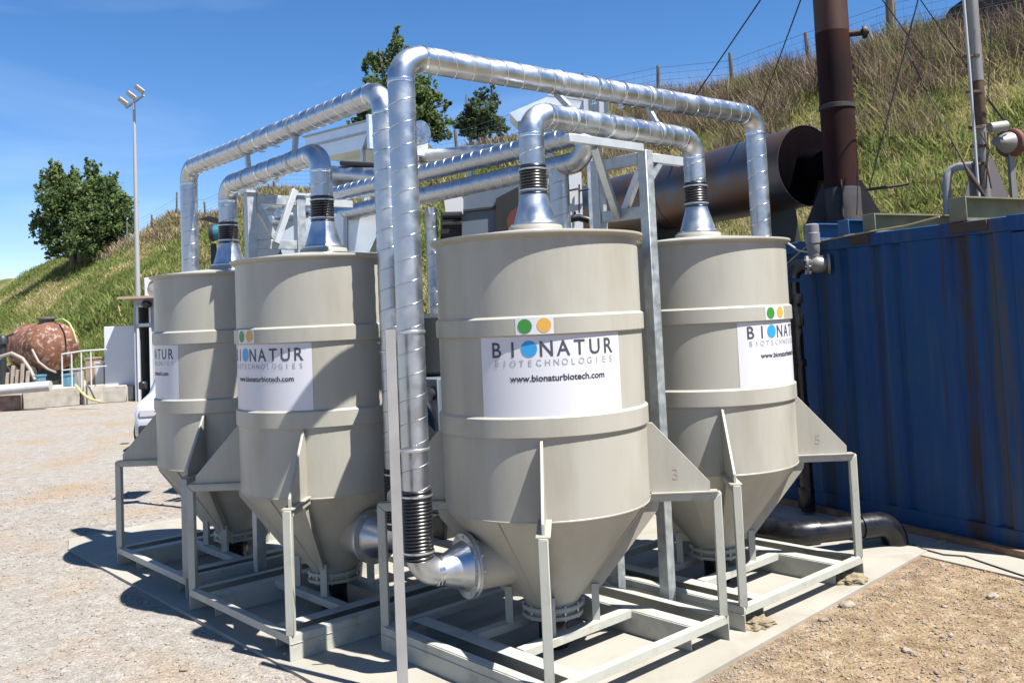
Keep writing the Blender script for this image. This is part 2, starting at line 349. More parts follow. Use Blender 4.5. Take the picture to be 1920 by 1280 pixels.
# base: fork channels along y at x=+-.742 and +-.45, bars along x
def f_chan(sx):
    def f(m_):
        m_.box((sx*.742, 0, .074), .008, 1.492, .148); m_.box((sx*.709, 0, .1505), .058, 1.484, .005)
        m_.box((sx*.7485, 0, .100), .005, 1.484, .004)
    return f
def f_ichan(sx):
    def f(m_): m_.box((sx*.452, 0, .070), .008, 1.37, .139); m_.box((sx*.505, 0, .1425), .10, 1.37, .006)
    return f
def f_bar(y, wd, L_=1.40):
    def f(m_): m_.box((0, y, .1245), L_, wd, .049)
    return f
def tank(name, loc, rot, lab_world, sticker, label, logo_off=0, turn=0):
    t = empty(name, loc, label, 'tank', 'beige cone-bottomed process tanks', rot)
    part('vessel', 'shell', f_shell, PLASTIC, t, angle=30)
    part('lid', 'rim', f_rim, PLASTIC, t)
    part('reinforcing_band', 'b1', f_band(1.883, 1.988), PLASTIC, t, angle=24); part('reinforcing_band', 'b2', f_band(1.3243, 1.438), PLASTIC, t, angle=24)
    part('lid_collar', 'collar', f_collar, PLASTIC, t)
    for k_ in (0, 1, 2, 3): part('weld_seam', 'csm', f_cseam, PLASTIC, t, mw=Matrix.Rotation(R(20+90*k_), 4, 'Z'))
    part('weld_seam', 'rsm', f_ring, PLASTIC, t)
    for k in range(4):
        M_ = Matrix.Rotation(R(45+90*k), 4, 'Z')
        part('gusset', 'gus', f_gusset, PLASTIC, t, bevel=.002, mw=M_); part('cross_arm', 'crs', f_cross, FRAME, t, bevel=.003, mw=M_)
        part('support_ledge', 'led', f_ledge, PLASTIC, t, mw=M_)
        part('leg', 'leg', f_leg, FRAME, t, bevel=.003, mw=M_); part('hopper_plate', 'low', f_low, PLASTIC, t, mw=M_); part('inner_post', 'ipo', f_post, FRAME, t, mw=M_)
    TM = Matrix.Rotation(turn, 4, 'Z'); part('side_neck', 'neck', f_neck2, PLASTIC, t, mw=TM); fl = part('neck_flange', 'nfl', f_nflange, GALVS, t, mw=TM)
    for k in range(12):
        a_ = 2*math.pi*k/12; part('bolt', 'nbo', f_bolt, STEEL, fl, mw=Matrix.Translation((0, .166*math.cos(a_), .572+.166*math.sin(a_))))
    ofl = part('outlet_flange', 'ofl', f_oflange, PLASTIC, t)
    for k in range(10): part('bolt', 'obo', f_obolt, STEEL, ofl, mw=Matrix.Rotation(2*math.pi*k/10, 4, 'Z'))
    part('drain_stub', 'stub', f_stub, BLACKP, t)
    for sx in (-1, 1):
        part('fork_channel', 'ch%d' % sx, f_chan(sx), FRAME, t, bevel=.0015); part('inner_channel', 'ich%d' % sx, f_ichan(sx), FRAME, t, bevel=.0015)
    for y_ in (-.72, .72): part('base_bar', 'bb%.1f' % y_, f_bar(y_, .052, 1.475), FRAME, t, bevel=.002)
    for y_ in (-.2, .2): part('base_bar', 'bc%.1f' % y_, f_bar(y_, .07, .898), FRAME, t, bevel=.002)
    # label with its lettering
    a_ = lab_world - rot; hw = R(38.8)
    m_ = MB(); wall_patch(m_, RC+.0015, a_-hw, a_+hw, 1.442, 1.880); lp = m_.build('label_panel', WHITE, t, local=True)
    cen = [-29.6+8.65*k for k in range(8)]
    for q, ch in enumerate('BI*NATUR'):
        if ch != '*': ring_text(ch, .086, a_, 1.812, MDARK, 'letter', lp, RC+.0030, bold=.012, centers=[cen[q]], xs=.92)
    m_ = MB(); wall_dot(m_, RC+.0032, a_+R(-12.4), 1.812, .045); m_.build('blue_dot', MBLUE, lp, local=True)
    ring_text('BIOTECHNOLOGIES', .036, a_, 1.735, MLIGHT, 'lettering', lp, RC+.0030, centers=[-29.9+62*k/14 for k in range(15)], xs=.95)['kind'] = 'stuff'
    ring_text('www.bionaturbiotech.com', .036, a_+R(2.2), 1.652, MBLACK, 'lettering', lp, RC+.0030, bold=.02, width_deg=50.5)['kind'] = 'stuff'
    s_ = a_+R(logo_off); m_ = MB(); wall_patch(m_, RC+.0178, s_-R(18.6), s_+R(.4), 1.890, 1.983, 8); st = m_.build('sticker', WHITE, t, local=True)
    m_ = MB(); wall_dot(m_, RC+.0190, s_+R(-13.9), 1.936, .040); m_.build('green_dot', MGREEN, st, local=True)
    m_ = MB(); wall_dot(m_, RC+.0190, s_+R(-4.4), 1.938, .040); m_.build('yellow_dot', MYEL, st, local=True)
    return t
ra = TH
tankA = tank('process_tank', TA, ra, R(-84.3), 1, 'nearest beige cone-bottomed tank with its logo label facing the viewer', turn=R(-12.5))
tankB = tank('process_tank', TB, ra+math.pi/2, R(-125.4), 1, 'beige cone-bottomed tank second from the left, striped by duct shadows')
tankC = tank('process_tank', TC, ra-math.pi/2, R(-152.2), 1, 'far left beige cone-bottomed tank at the gravel edge, only the end of its label showing')
tankD = tank('process_tank', TD, ra+math.pi, R(-41.2), 1, 'beige cone-bottomed tank beside the blue container, with its label wrapping to the right')
# pencil numbers on two gussets
def flat_text(txt, h, org, ex, ey, m_, name, parent, bold=0, xs=1):
    cu = bpy.data.curves.new('t', 'FONT'); cu.body = txt; cu.size = 1; cu.offset = bold; cu.resolution_u = 3
    ob = bpy.data.objects.new('t', cu); C.objects.link(ob); dg = bpy.context.evaluated_depsgraph_get(); me = bpy.data.meshes.new_from_object(ob.evaluated_get(dg))
    co = [q.co.copy() for q in me.vertices]; cx_ = (min(q.x for q in co)+max(q.x for q in co))/2; s = h/.72; ez = ex.cross(ey)
    q_ = MB(); q_.add([Vector(org)+ex*((q.x-cx_)*s*xs)+ey*((q.y-.36)*s) for q in co], [tuple(p.vertices) for p in me.polygons])
    bpy.data.objects.remove(ob); bpy.data.curves.remove(cu); bpy.data.meshes.remove(me)
    return q_.build(name, m_, parent, smooth=False)
for tk, ch in ((TA, '3'), (TD, '5')):
    rad = (U-V).normalized(); nrm = rad.cross(Z)       # gusset on the right-hand corner
    if nrm.y > 0: nrm = -nrm
    flat_text(ch, .07, tk+rad*.78+Z*1.0+nrm*.0095, rad, Z, PENCIL, 'pencil_mark', (tankA if ch == '3' else tankD))

# ---------------------------------------------------------------- ducts
def arc(c, p0, p1, n=10):
    """quarter arc from p0 to p1 about c"""
    a0, a1 = Vector(p0)-c, Vector(p1)-c
    return [c+a0*math.cos(math.pi/2*k/n)+a1*math.sin(math.pi/2*k/n) for k in range(n+1)]
def helix(m_, p0, p1, r, pitch=.13, seg=28, w_=.0034, h=.003, ph=0):
    p0, p1 = Vector(p0), Vector(p1); x, y, d = basis(p1-p0); Lh = (p1-p0).length; n = max(2, int(Lh/pitch*seg)); vs = []
    for k in range(n+1):
        s_ = Lh*k/n; a_ = ph+2*math.pi*s_/pitch; rd = x*math.cos(a_)+y*math.sin(a_); c = p0+d*s_
        vs += [c+rd*(r-.001)-d*w_, c+rd*(r+h), c+rd*(r-.001)+d*w_]
    m_.add(vs, [(3*k+i, 3*k+i+1, 3*k+4+i, 3*k+3+i) for k in range(n) for i in (0, 1)])
def joint(m_, c, d, r, wd=.012, h=.004):
    m_.lathe([(r-.001, -wd), (r+h, -wd*.6), (r+h, wd*.6), (r-.001, wd)], c, d, seg=32)
def f_hose(m_, p0, p1, r, n=None):
    p0, p1 = Vector(p0), Vector(p1); Lh = (p1-p0).length; n = n or int(Lh/.019); prof = [(r*.97, -.004)]
    for k in range(n):
        h0 = Lh*k/n; q = Lh/n; prof += [(r*.93, h0), (r*.99, h0+q*.22), (r*1.02, h0+q*.5), (r*.99, h0+q*.78)]
    prof += [(r*.93, Lh)]
    m_.lathe(prof, p0, p1-p0, seg=32)
RD = .079
def straight(par, p0, p1, r=RD, spiral=True, ph=0, name='duct_run'):
    m_ = MB(); m_.tube([p0, p1], r, 32, caps=False); o = m_.build(name, GALV, par)
    if spiral:
        m_ = MB(); helix(m_, p0, p1, r, ph=ph); m_.build('spiral_seam', SEAM, par)
    return o
def elbow(par, corner, d_in, d_out, bend=.13, r=RD):
    """from corner-d_in*bend to corner+d_out*bend; returns both ends"""
    a_, b_ = corner-d_in*bend, corner+d_out*bend; c = corner-d_in*bend+d_out*bend
    m_ = MB(); m_.tube(arc(c, a_, b_, 12), r*1.01, 32, caps=False); m_.build('elbow', GALV, par)
    m_ = MB(); joint(m_, a_, d_in, r); joint(m_, b_, d_out, r); m_.build('elbow_joint', SEAM, par)
    return a_, b_
def clamp(par, c, d, r=RD, side=None):
    m_ = MB(); joint(m_, c, d, r+.002, .014, .004)
    if side: m_.bar(c+side*(r+.002), c+side*(r+.035), .03, .008, d); m_.tube([c+side*(r+.022)-d*.0-side.cross(d)*.03, c+side*(r+.022)+side.cross(d)*.03], .005, 8)
    m_.build('clamp', SEAM, par)
ZO, ZI = 3.525, 3.250
def port_end(par, tk, pd, lat):
    """reducing cone on the side port, elbow and hose, up to the pipe foot; pd = outward port direction"""
    f = tk+pd*.563+lat*.0+Z*.572
    m_ = MB(); m_.lathe([(.182, 0), (.184, .008), (.182, .016), (.143, .017), (.139, .024), (.084, .150), (.081, .175)], f, pd, seg=40); cn = m_.build('reducer_cone', GALV, par)
    foot = tk+pd*(.8375+.02*(lat.length > 0))
    e0 = f+pd*.16; cor = V3(foot.x, foot.y, .572)
    bnd = .13; c = cor-pd*bnd+Z*bnd
    m_ = MB(); m_.tube([e0]+arc(c, cor-pd*bnd, cor+Z*bnd, 12), RD*1.01, 32, caps=False); m_.build('elbow', GALV, par)
    m_ = MB(); joint(m_, f+pd*.175, pd, RD); joint(m_, f+pd*.195, pd, RD); m_.build('elbow_joint', SEAM, par)
    m_ = MB(); f_hose(m_, cor+Z*.09, cor+Z*.475, RD*1.08); m_.build('flexible_hose', RUBBER, par)
    for zz in (.13, .44): m_ = MB(); m_.lathe([(RD*1.1, -.006), (RD*1.14, -.004), (RD*1.14, .004), (RD*1.1, .006)], cor+Z*zz, Z, seg=32); m_.build('hose_clip', STEEL, par)
    return V3(foot.x, foot.y, 1.04)
def outer_duct(tk0, pd0, tk1, pd1, lat0, label):
    t = empty('spiral_duct', tk0+pd0*.8375, label, 'duct', 'tall outer spiral ducts')
    p0 = port_end(t, tk0, pd0, lat0); p1 = port_end(t, tk1, pd1, V*0)
    c0, c1 = V3(p0.x, p0.y, ZO), V3(p1.x, p1.y, ZO); d = (c1-c0).normalized()
    a0, a1 = elbow(t, c0, Z, d, .15); b0, b1 = elbow(t, c1, d, -Z, .15)
    straight(t, p0, a0); straight(t, a1, b0); straight(t, b1, p1)
    mid = (c0+c1)/2
    for s_ in (-.13, .13): clamp(t, mid+d*s_, d, side=-Z)
    return t, c0, c1, d
def inner_duct(tk0, tk1, label):
    t = empty('tank_top_duct', tk0, label, 'duct', 'lower ducts between tank tops')
    d = (tk1-tk0).normalized()
    for tk in (tk0, tk1):
        m_ = MB(); m_.lathe([(.150, 2.542), (.152, 2.548), (.150, 2.556), (.136, 2.558), (.131, 2.566), (.129, 2.572), (.082, 2.735), (.080, 2.76)], tk, Z, seg=40); m_.build('reducer_cone', GALV, t)
        m_ = MB(); f_hose(m_, tk+Z*2.735, tk+Z*2.925, RD*1.07, 10); m_.build('flexible_hose', RUBBER, t)
        for zz in (2.765, 2.895): m_ = MB(); m_.lathe([(RD*1.1, -.006), (RD*1.14, -.004), (RD*1.14, .004), (RD*1.1, .006)], tk+Z*zz, Z, seg=32); m_.build('hose_clip', STEEL, t)
    c0, c1 = tk0+Z*ZI, tk1+Z*ZI
    a0, a1 = elbow(t, c0, Z, d, .14); b0, b1 = elbow(t, c1, d, -Z, .14)
    straight(t, tk0+Z*2.90, a0, ph=1); straight(t, a1, b0, ph=2); straight(t, b1, tk1+Z*2.90, ph=1)
    mid = (c0+c1)/2
    for s_ in (-.12, .12): clamp(t, mid+d*s_, d, side=-Z)
    return t, d
dR, r0, r1, rd = outer_duct(TA, Matrix.Rotation(R(-12.5), 3, 'Z') @ -U, TD, U, V, 'tall spiral duct rising in front of the nearest tank and crossing right over the top')
dL, l0, l1, ld = outer_duct(TB, -V, TC, V, V*0, 'tall spiral duct arching left from behind the front pipe to the far left tank')
iR, ird = inner_duct(TA, TD, 'lower duct joining the tops of the nearest tank and the tank by the container')
iL, ild = inner_duct(TB, TC, 'lower duct joining the tops of the two left-hand tanks')
# spacers between the upper and lower ducts
for base, d, par, k0, k1, o0_, od_ in ((TA, ird, dR, .36, 1.24, r0, rd), (TB, ild, dL, .42, 1.30, l0, ld)):
    for k in (k0, k1):
        c = base+d*k; co = o0_+od_*((c-o0_).dot(od_)); m_ = MB(); m_.bar(c+Z*(ZI+RD), co-Z*RD, .035, .035, d); joint(m_, c+Z*ZI, d, RD+.002, .015, .003); joint(m_, co, od_, RD+.002, .015, .003)
        m_.build('duct_spacer', GALVS, par)
# angle iron carrying the front riser
def angle_post(p, z0, z1, ex, ey, wd, name, mtl, par=None, label=None, cat=None, th=.005):
    m_ = MB(); m_.box(p+ex*(wd/2)+Z*((z0+z1)/2), wd, th, z1-z0, ex, ey); m_.box(p+ey*(wd/2)+Z*((z0+z1)/2), th, wd, z1-z0, ex, ey)
    o = m_.build(name, mtl, par); return tag(o, label, cat) if label else o
pf = at_z(747, 1305, 0)
pp = empty('angle_iron_post', pf, 'upright angle iron strapped to the front of the tall duct nearest the viewer', 'post', 'angle irons strapped to the duct risers')
angle_post(pf, 0, 1.95, V3(1, .05, 0).normalized(), V3(-.05, 1, 0).normalized(), .055, 'angle_bar', mat('primed_angle', (.47, .46, .44), .5, .25, col2=(.56, .54, .52), scale=6), pp)
for zz in (1.27, 1.93):
    c = V3(r0.x, r0.y, zz); m_ = MB(); joint(m_, c, Z, RD+.003, .010, .004); m_.bar(c+V3(-.10, -.09, 0), c+V3(.02, -.085, 0), .012, .012); m_.tube([c+V3(.03, -.10, 0), c+V3(.03, -.05, 0)], .008, 6); m_.build('pipe_strap', STEEL, pp)
p2f = V3(l0.x, l0.y, 0)+V3(-.02, -.13, 0)
pp2 = empty('angle_iron_post', p2f, 'angle iron half hidden behind the front duct, strapped to the second riser', 'post', 'angle irons strapped to the duct risers')
angle_post(p2f, 0, 1.9, V3(1, 0, 0), V3(0, 1, 0), .05, 'angle_bar', GALVS, pp2)
m_ = MB(); joint(m_, V3(l0.x, l0.y, 1.8), Z, RD+.003, .01, .004); m_.build('pipe_strap', STEEL, pp2)
# ---------------------------------------------------------------- steel frames between the tanks
def frame_stand(base, e0, posts, along, label, flip=1):
    """two square posts joined by beams; e0 = direction across, posts at offsets (a, b)"""
    t = empty('duct_support_frame', base, label, 'frame', 'galvanised duct support frames'); (a, ba), (b, bb) = posts
    pa, pb = base+e0*a+along*ba, base+e0*b+along*bb; d = (pb-pa).normalized(); q = Z.cross(d)
    for p in (pa, pb):
        m_ = MB(); m_.box(p+Z*1.53, .075, .075, 3.05, d, q); m_.build('post', GALVS, t, bevel=.003)
        m_ = MB(); m_.box(p+Z*.006, .14, .14, .012, d, q); m_.build('base_plate', GALVS, t)
    m_ = MB(); m_.bar(pa+d*.04+Z*3.01, pb-d*.04+Z*3.01, .07, .075); m_.build('top_beam', GALVS, t, bevel=.003)
    m_ = MB(); m_.bar(pa+d*.04+Z*2.65, pb-d*.04+Z*2.65, .055, .075); m_.build('lower_beam', GALVS, t, bevel=.003)
    return t, pa, pb, d
fR, pa, pb, d = frame_stand(TA, U, ((.838, -.21), (.838, .225)), V, 'galvanised steel frame standing in the gap right of the nearest tank')
m_ = MB(); m_.bar(TA+U*.10-V*.21+Z*3.07, TA+U*.80-V*.21+Z*3.07, .05, .05); m_.build('channel_rail', ALU, fR, bevel=.002)
m_ = MB(); m_.bar(TA+U*.875-V*.21+Z*3.01, TA+U*1.22-V*.21+Z*3.01, .045, .06); m_.build('channel_rail', ALU, fR, bevel=.002)
m_ = MB(); m_.bar(TA+U*.36-V*.20+Z*3.04, TA+U*.80+V*.03+Z*2.64, .045, .055); m_.build('brace', GALVS, fR, bevel=.002)
m_ = MB(); m_.bar(pa+Z*2.93+d*.05, pa+Z*2.68+d*.20, .04, .05); m_.build('brace', ALU, fR, bevel=.002)
m_ = MB(); m_.bar(pa+U*.03+Z*2.86, pa+U*.14+Z*2.98, .035, .04); m_.build('brace', GALVS, fR)
fL, pa2, pb2, d2 = frame_stand(TB, U, ((-.13, .89), (.30, .89)), V, 'galvanised steel frame with slanting braces between the two left-hand tanks')
m_ = MB(); m_.bar(pb2+d2*.04+Z*3.01, pb2+d2*.5+Z*3.01, .045, .06); m_.build('channel_rail', ALU, fL, bevel=.002)
m_ = MB(); m_.bar(pa2+Z*3.0+d2*.04, pa2+Z*2.67+d2*.22, .04, .05); m_.build('brace', GALVS, fL, bevel=.002)
m_ = MB(); m_.bar(pb2+Z*3.10-d2*.06-V*.045, pb2+Z*2.66-d2*.24-V*.045, .04, .05); m_.build('brace', ALU, fL, bevel=.002)
for pz in (pa2, pb2):
    m_ = MB(); m_.box(pz+Z*3.065, .11, .11, .02, d2, Z.cross(d2)); m_.build('cap_plate', ALU, fL)

# ---------------------------------------------------------------- manifold ducts behind, running away to the left
mt = empty('manifold_duct', A_(1.17, .95, 0), 'lower silver spiral duct running back to the left behind the front tanks', 'duct', 'manifold ducts in the aisle')
q0 = A_(1.17, .62, 3.155); q1 = A_(1.17, 4.7, 3.135)
straight(mt, A_(1.17, .80, 3.155), q1, ph=.5)
m_ = MB(); cc = A_(1.17, .80, 3.155); m_.tube([cc, cc-V*.05+Z*.005, cc-V*.10+Z*.03, cc-V*.14+Z*.07, cc-V*.15+Z*.12, cc-V*.12+Z*.17, cc-V*.06+Z*.195, cc+Z*.2], RD, 28); m_.build('return_bend', GALV, mt)
straight(mt, A_(1.17, .95, 0.05), A_(1.17, .95, 3.12), ph=1, name='dropper')
mt2 = empty('manifold_duct', A_(1.17, 1.2, 0), 'upper silver spiral duct stacked above its twin behind the front tanks', 'duct', 'manifold ducts in the aisle')
straight(mt2, A_(1.17, .80, 3.355), A_(1.17, 4.3, 3.36), ph=2); m_ = MB(); joint(m_, A_(1.17, 1.2, 3.355), V, RD); joint(m_, A_(1.17, 1.05, 3.355), V, RD); m_.build('coupling', SEAM, mt2)
m_ = MB(); m_.box(A_(1.17, 4.35, 1.6), .07, .07, 3.2, U, V); m_.build('post', GALVS, mt2)
# vertical pipe with flange between the two front tanks
vp = at(812, 500, 9.2); vpt = empty('riser_pipe', V3(vp.x, vp.y, 0), 'thin silver riser with a flanged valve glimpsed left of the nearest tank', 'pipe')
straight(vpt, V3(vp.x, vp.y, 2.0), V3(vp.x, vp.y, 3.12), r=.062, name='pipe_run')
m_ = MB(); m_.lathe([(.06, 0), (.085, 0), (.085, .02), (.06, .02), (.06, .30), (.085, .30), (.085, .32), (.06, .32)], V3(vp.x, vp.y, 1.68), Z, seg=24); m_.build('flange_pair', GALVS, vpt)
m_ = MB(); m_.tube([V3(vp.x, vp.y, 1.68), V3(vp.x, vp.y, 1.45)]+[V3(vp.x-.15*(1-math.cos(a)), vp.y, 1.45-.15*math.sin(a)) for a in (.3, .6, .9, 1.2, 1.5)]+[V3(vp.x-.4, vp.y, 1.30)], .055, 20); m_.build('elbow', GALVS, vpt)
m_ = MB(); m_.tube([V3(vp.x+.3, vp.y+.1, 0), V3(vp.x+.3, vp.y+.1, 1.55)], .05, 16); m_.box(V3(vp.x, vp.y, 1.62), .34, .2, .05); m_.build('valve_stand', mat('dark_steel', (.04, .045, .05), .5, .3), vpt)

# third, larger insulated duct and the filter box behind
FOIL = mat('foil_cladding', (.74, .77, .80), .22, 1, col2=(.62, .66, .70), scale=14, bump=.008, bscale=9, rough2=.42)
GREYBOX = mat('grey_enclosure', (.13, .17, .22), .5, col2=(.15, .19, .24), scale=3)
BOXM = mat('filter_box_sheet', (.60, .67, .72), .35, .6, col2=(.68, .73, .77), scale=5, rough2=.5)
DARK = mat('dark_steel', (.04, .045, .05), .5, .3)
ft = empty('foil_duct', at(830, 296, 12)*1, 'foil-clad duct running level behind the two spiral ducts', 'duct')
m_ = MB(); m_.tube([at(690, 283, 12.4), at(760, 290, 12.2), at(800, 293, 12.0)], .16, 24); m_.build('foil_cladding', FOIL, ft)
m_ = MB(); m_.tube([at(790, 293, 12.0), at(980, 278, 10.8)], .085, 24); m_.build('duct_run', GALV, ft)
m_ = MB(); m_.tube([at(880, 290, 11.4), V3(at(880, 290, 11.4).x, at(880, 290, 11.4).y, 0)], .04, 12); m_.build('post', GALVS, ft)
def ground_post(px, Y, ztop, w_=.05, name='post', par=None, mtl=None, z0=GZ):
    p = at(px, 600, Y); m_ = MB(); m_.box(V3(p.x, p.y, (ztop+z0)/2), w_, w_, ztop-z0); return m_.build(name, mtl or GALVS, par)
# filter box: open-top tray with sloping sides on white legs
fb = empty('filter_box', V3(*at(630, 600, 11.6).xy, 0), 'silver sheet-metal filter box on posts behind the left tanks', 'filter box')
c0 = at(572, 262, 12.0); c1 = at(690, 262, 11.2); dx = (c1-c0); dx.z = 0; Lx = dx.length; dx.normalize(); dy = Z.cross(dx)
zt, zb = at(630, 243, 11.6).z, at(630, 290, 11.6).z
m_ = MB(); o0 = c0.copy(); o0.z = 0
m_.prism([(0, zt), (Lx, zt), (Lx, zt-.13), (Lx-.12, zb), (.25, zb), (0, zt-.13)], .9, o0+dy*.45, dx, Z, dy); m_.build('box_shell', BOXM, fb)
m_ = MB(); m_.box(o0+dx*(Lx/2)+dy*.45+Z*(zt-.135), Lx+.03, .96, .025, dx, dy); m_.box(o0+dx*(Lx/2)+dy*.45+Z*(zt+.004), Lx+.03, .96, .02, dx, dy); m_.build('flange_rib', GALVS, fb)
m_ = MB(); m_.box(o0+dx*(Lx+.06)+dy*.45+Z*((zt+zb)/2+.02), .05, 1.0, zt-zb+.1, dx, dy); m_.build('end_flange', BOXM, fb)
for q in ((Lx-.13, .02), (Lx-.13, .85), (.3, .02), (.3, .85)):
    m_ = MB(); p = o0+dx*q[0]+dy*q[1]; m_.box(p+Z*((zb+GZ)/2), .05, .05, zb-GZ, dx, dy); m_.build('leg', ALU, fb)
m_ = MB(); m_.tube([o0+dx*(Lx+.08)+dy*.45+Z*((zt+zb)/2), o0+dx*(Lx+.5)+dy*.45+Z*((zt+zb)/2)], .15, 24); m_.build('outlet_duct', FOIL, fb)
# cross pipes, hopper sheets and a yellow tagged valve underneath
sk = empty('process_skid', V3(*at(650, 600, 11).xy, 0), 'cluttered pipework skid with a yellow valve handle under the filter box', 'skid')
for (x0, y0, x1, y1, r_, Y0, Y1, mt_) in ((620, 325, 725, 333, .10, 10.8, 10.2, GALV), (590, 350, 640, 352, .09, 11, 10.8, GALV), (640, 306, 735, 312, .03, 10.6, 10.2, DARK), (560, 372, 660, 352, .035, 10.4, 10.4, GALVS), (628, 356, 730, 352, .03, 10.2, 10, ALU)):
    m_ = MB(); m_.tube([at(x0, y0, Y0), at(x1, y1, Y1)], r_, 20); m_.build('pipe_run', mt_, sk)
m_ = MB(); yv = at(677, 348, 9.95); m_.lathe([(.001, 0), (.036, .005), (.036, .05), (.001, .055)], yv, V3(0, -1, 0), seg=10); m_.build('valve_handle', mat('yellow_paint', (.85, .62, .02), .4), sk)
m_ = MB(); m_.bar(at(625, 372, 10.2), at(735, 358, 10), .09, .06); m_.build('pipe_bridge', GALVS, sk)
for px in (655, 700, 730):
    ground_post(px, 10.1, at(px, 356, 10.1).z, .04, 'post', sk, ALU)
def wedge(par, pts, Y, thick, mt_, name):
    pts3 = [at(x, y, Y) for x, y in pts]; m_ = MB(); n_ = len(pts3); vs = pts3+[p+V3(0, thick, 0) for p in pts3]
    m_.add(vs, [tuple(range(n_-1, -1, -1)), tuple(range(n_, 2*n_))]+[(i, (i+1) % n_, n_+(i+1) % n_, n_+i) for i in range(n_)]); return m_.build(name, mt_, par, smooth=False)
hp = empty('sheet_metal_hopper', V3(*at(670, 600, 9.6).xy, 0), 'pale blue-grey sheet-metal hopper behind the second tank', 'hopper')
wedge(hp, [(520, 440), (588, 402), (720, 400), (716, 420), (690, 478), (662, 560), (560, 560), (535, 500)], 9.4, .7, BOXM, 'hopper_wall')
m_ = MB(); m_.bar(at(648, 404, 9.38), at(648, 500, 9.38), .04, .03, V3(0, 1, 0)); m_.build('stiffener', GALVS, hp)
for px in (575, 655): ground_post(px, 9.7, 2.0, .07, 'leg', hp)
bx = empty('equipment_housing', V3(*at(560, 600, 10.2).xy, 0), 'dull grey housing with a round duct mouth seen between the braces', 'housing')
wedge(bx, [(478, 395), (600, 380), (600, 520), (478, 520)], 10.6, .9, GREYBOX, 'housing_body')
m_ = MB(); m_.lathe([(.02, 0), (.11, 0), (.13, .03), (.13, .10), (.10, .12), (.085, .12), (.085, .02)], at(582, 412, 10.4), V3(-.3, -1, 0), seg=28); m_.build('duct_mouth', GALV, bx)
for k, (x, y) in enumerate(((497, 385), (520, 400), (505, 412))):
    m_ = MB(); m_.tube([at(x, y, 10.0), at(x+26, y+6, 10.2)], .05, 16); m_.build('pipe_run', GALV, bx)
ground_post(600, 10.9, 2.3, .08, 'post', bx); ground_post(485, 10.9, 2.3, .08, 'post', bx)

# grey blower cabinet with sloping roof, red guard, white panel and black pipes
cb = empty('blower_cabinet', V3(*at(900, 600, 9.4).xy, 0), 'dark blue-grey blower cabinet with a sloping top behind the nearest tank', 'cabinet')
wedge(cb, [(866, 372), (935, 346), (985, 330), (985, 700), (866, 700)], 9.3, .8, GREYBOX, 'cabinet_body')
wedge(cb, [(862, 394), (932, 386), (932, 390), (862, 398)], 9.27, .03, DARK, 'panel_joint')
wedge(cb, [(930, 372), (972, 350), (972, 455), (930, 455)], 9.24, .05, mat('black_grille', (.012, .012, .012), .6), 'grille')
wedge(cb, [(950, 412), (958, 396), (975, 386), (966, 424), (952, 426)], 9.1, .04, mat('red_guard', (.13, .025, .02), .6), 'belt_guard')
m_ = MB(); p = at(868, 390, 9.0); wedge(cb, [(832, 372), (866, 369), (866, 398), (836, 400)], 9.1, .2, mat('white_panel', (.75, .76, .78), .5), 'control_panel')
dk = empty('black_manifold', V3(*at(850, 600, 9.0).xy, 0), 'stack of black pipes beside the blower cabinet', 'manifold')
wedge(dk, [(826, 398), (866, 398), (866, 560), (826, 560)], 9.4, .3, DARK, 'backing_plate')
for y in (405, 422):
    m_ = MB(); m_.tube([at(830, y, 9.0), at(866, y-1, 9.0)], .04, 16); m_.build('pipe_run', BLACKP, dk)
ground_post(845, 9.4, 2.3, .1, 'post', dk, DARK)
# white cabinet with valve levers right of the manifold dropper
wc = empty('valve_cabinet', V3(*at(1080, 600, 8.9).xy, 0), 'narrow white cabinet with black levers behind the nearest tank', 'cabinet')
wedge(wc, [(1066, 330), (1090, 322), (1094, 440), (1062, 440)], 8.9, .18, mat('white_panel', (.75, .76, .78), .5), 'cabinet_body')
ground_post(1078, 9.0, 2.6, .12, 'post', wc)
m_ = MB(); m_.tube([at(1062, 412, 8.6), at(1085, 408, 8.6), at(1104, 413, 8.6)], .035, 16); m_.tube([at(1078, 412, 8.6), at(1078, 397, 8.6)], .012, 8); m_.build('valve_body', BLACKP, wc)
for x in (1086, 1066):
    m_ = MB(); m_.tube([at(x, 346, 8.86), at(x, 400, 8.86)], .008, 8); m_.tube([at(x-2, 358, 8.85), at(x+18, 354, 8.85)], .01, 8); m_.build('lever', DARK, wc)
# ducts and trays at the very top behind the inner duct
ut = empty('overhead_duct', V3(*at(1060, 600, 10.5).xy, 0), 'grey rectangular duct with flanges glimpsed above the right inner duct', 'duct')
wedge(ut, [(955, 212), (1025, 182), (1095, 190), (1098, 208), (1030, 212), (970, 228)], 10.2, .5, BOXM, 'duct_casing')
m_ = MB(); m_.bar(at(1028, 176, 10.1), at(1100, 186, 10.1), .05, .05); m_.build('flange_rib', ALU, ut)
wedge(ut, [(1095, 180), (1140, 186), (1142, 214), (1098, 206)], 10.1, .3, GREYBOX, 'side_box')
for x in (1098, 1127): m_ = MB(); m_.bar(at(x, 182, 9.9), at(x+1, 214, 9.9), .05, .05, V3(0, 1, 0)); m_.build('hanger', ALU, ut)
for px in (1045, 1120): ground_post(px, 10.45, at(px, 200, 10.45).z, .07, 'post', ut)
sh = empty('weather_hood', V3(*at(390, 600, 10.5).xy, 0), 'dark rain hood over a blue-green motor behind the far left tank', 'motor')
m_ = MB(); p = at(394, 410, 10.4); wedge(sh, [(373, 411), (392, 405), (420, 412), (420, 422)], 10.3, .5, mat('black_grille', (.012, .012, .012), .6), 'rain_hood')
m_ = MB(); m_.lathe([(.001, 0), (.09, .005), (.095, .03), (.095, .05)], at(392, 437, 10.1), V3(1, .2, 0), seg=24); m_.build('fan_cowl', DARK, sh)
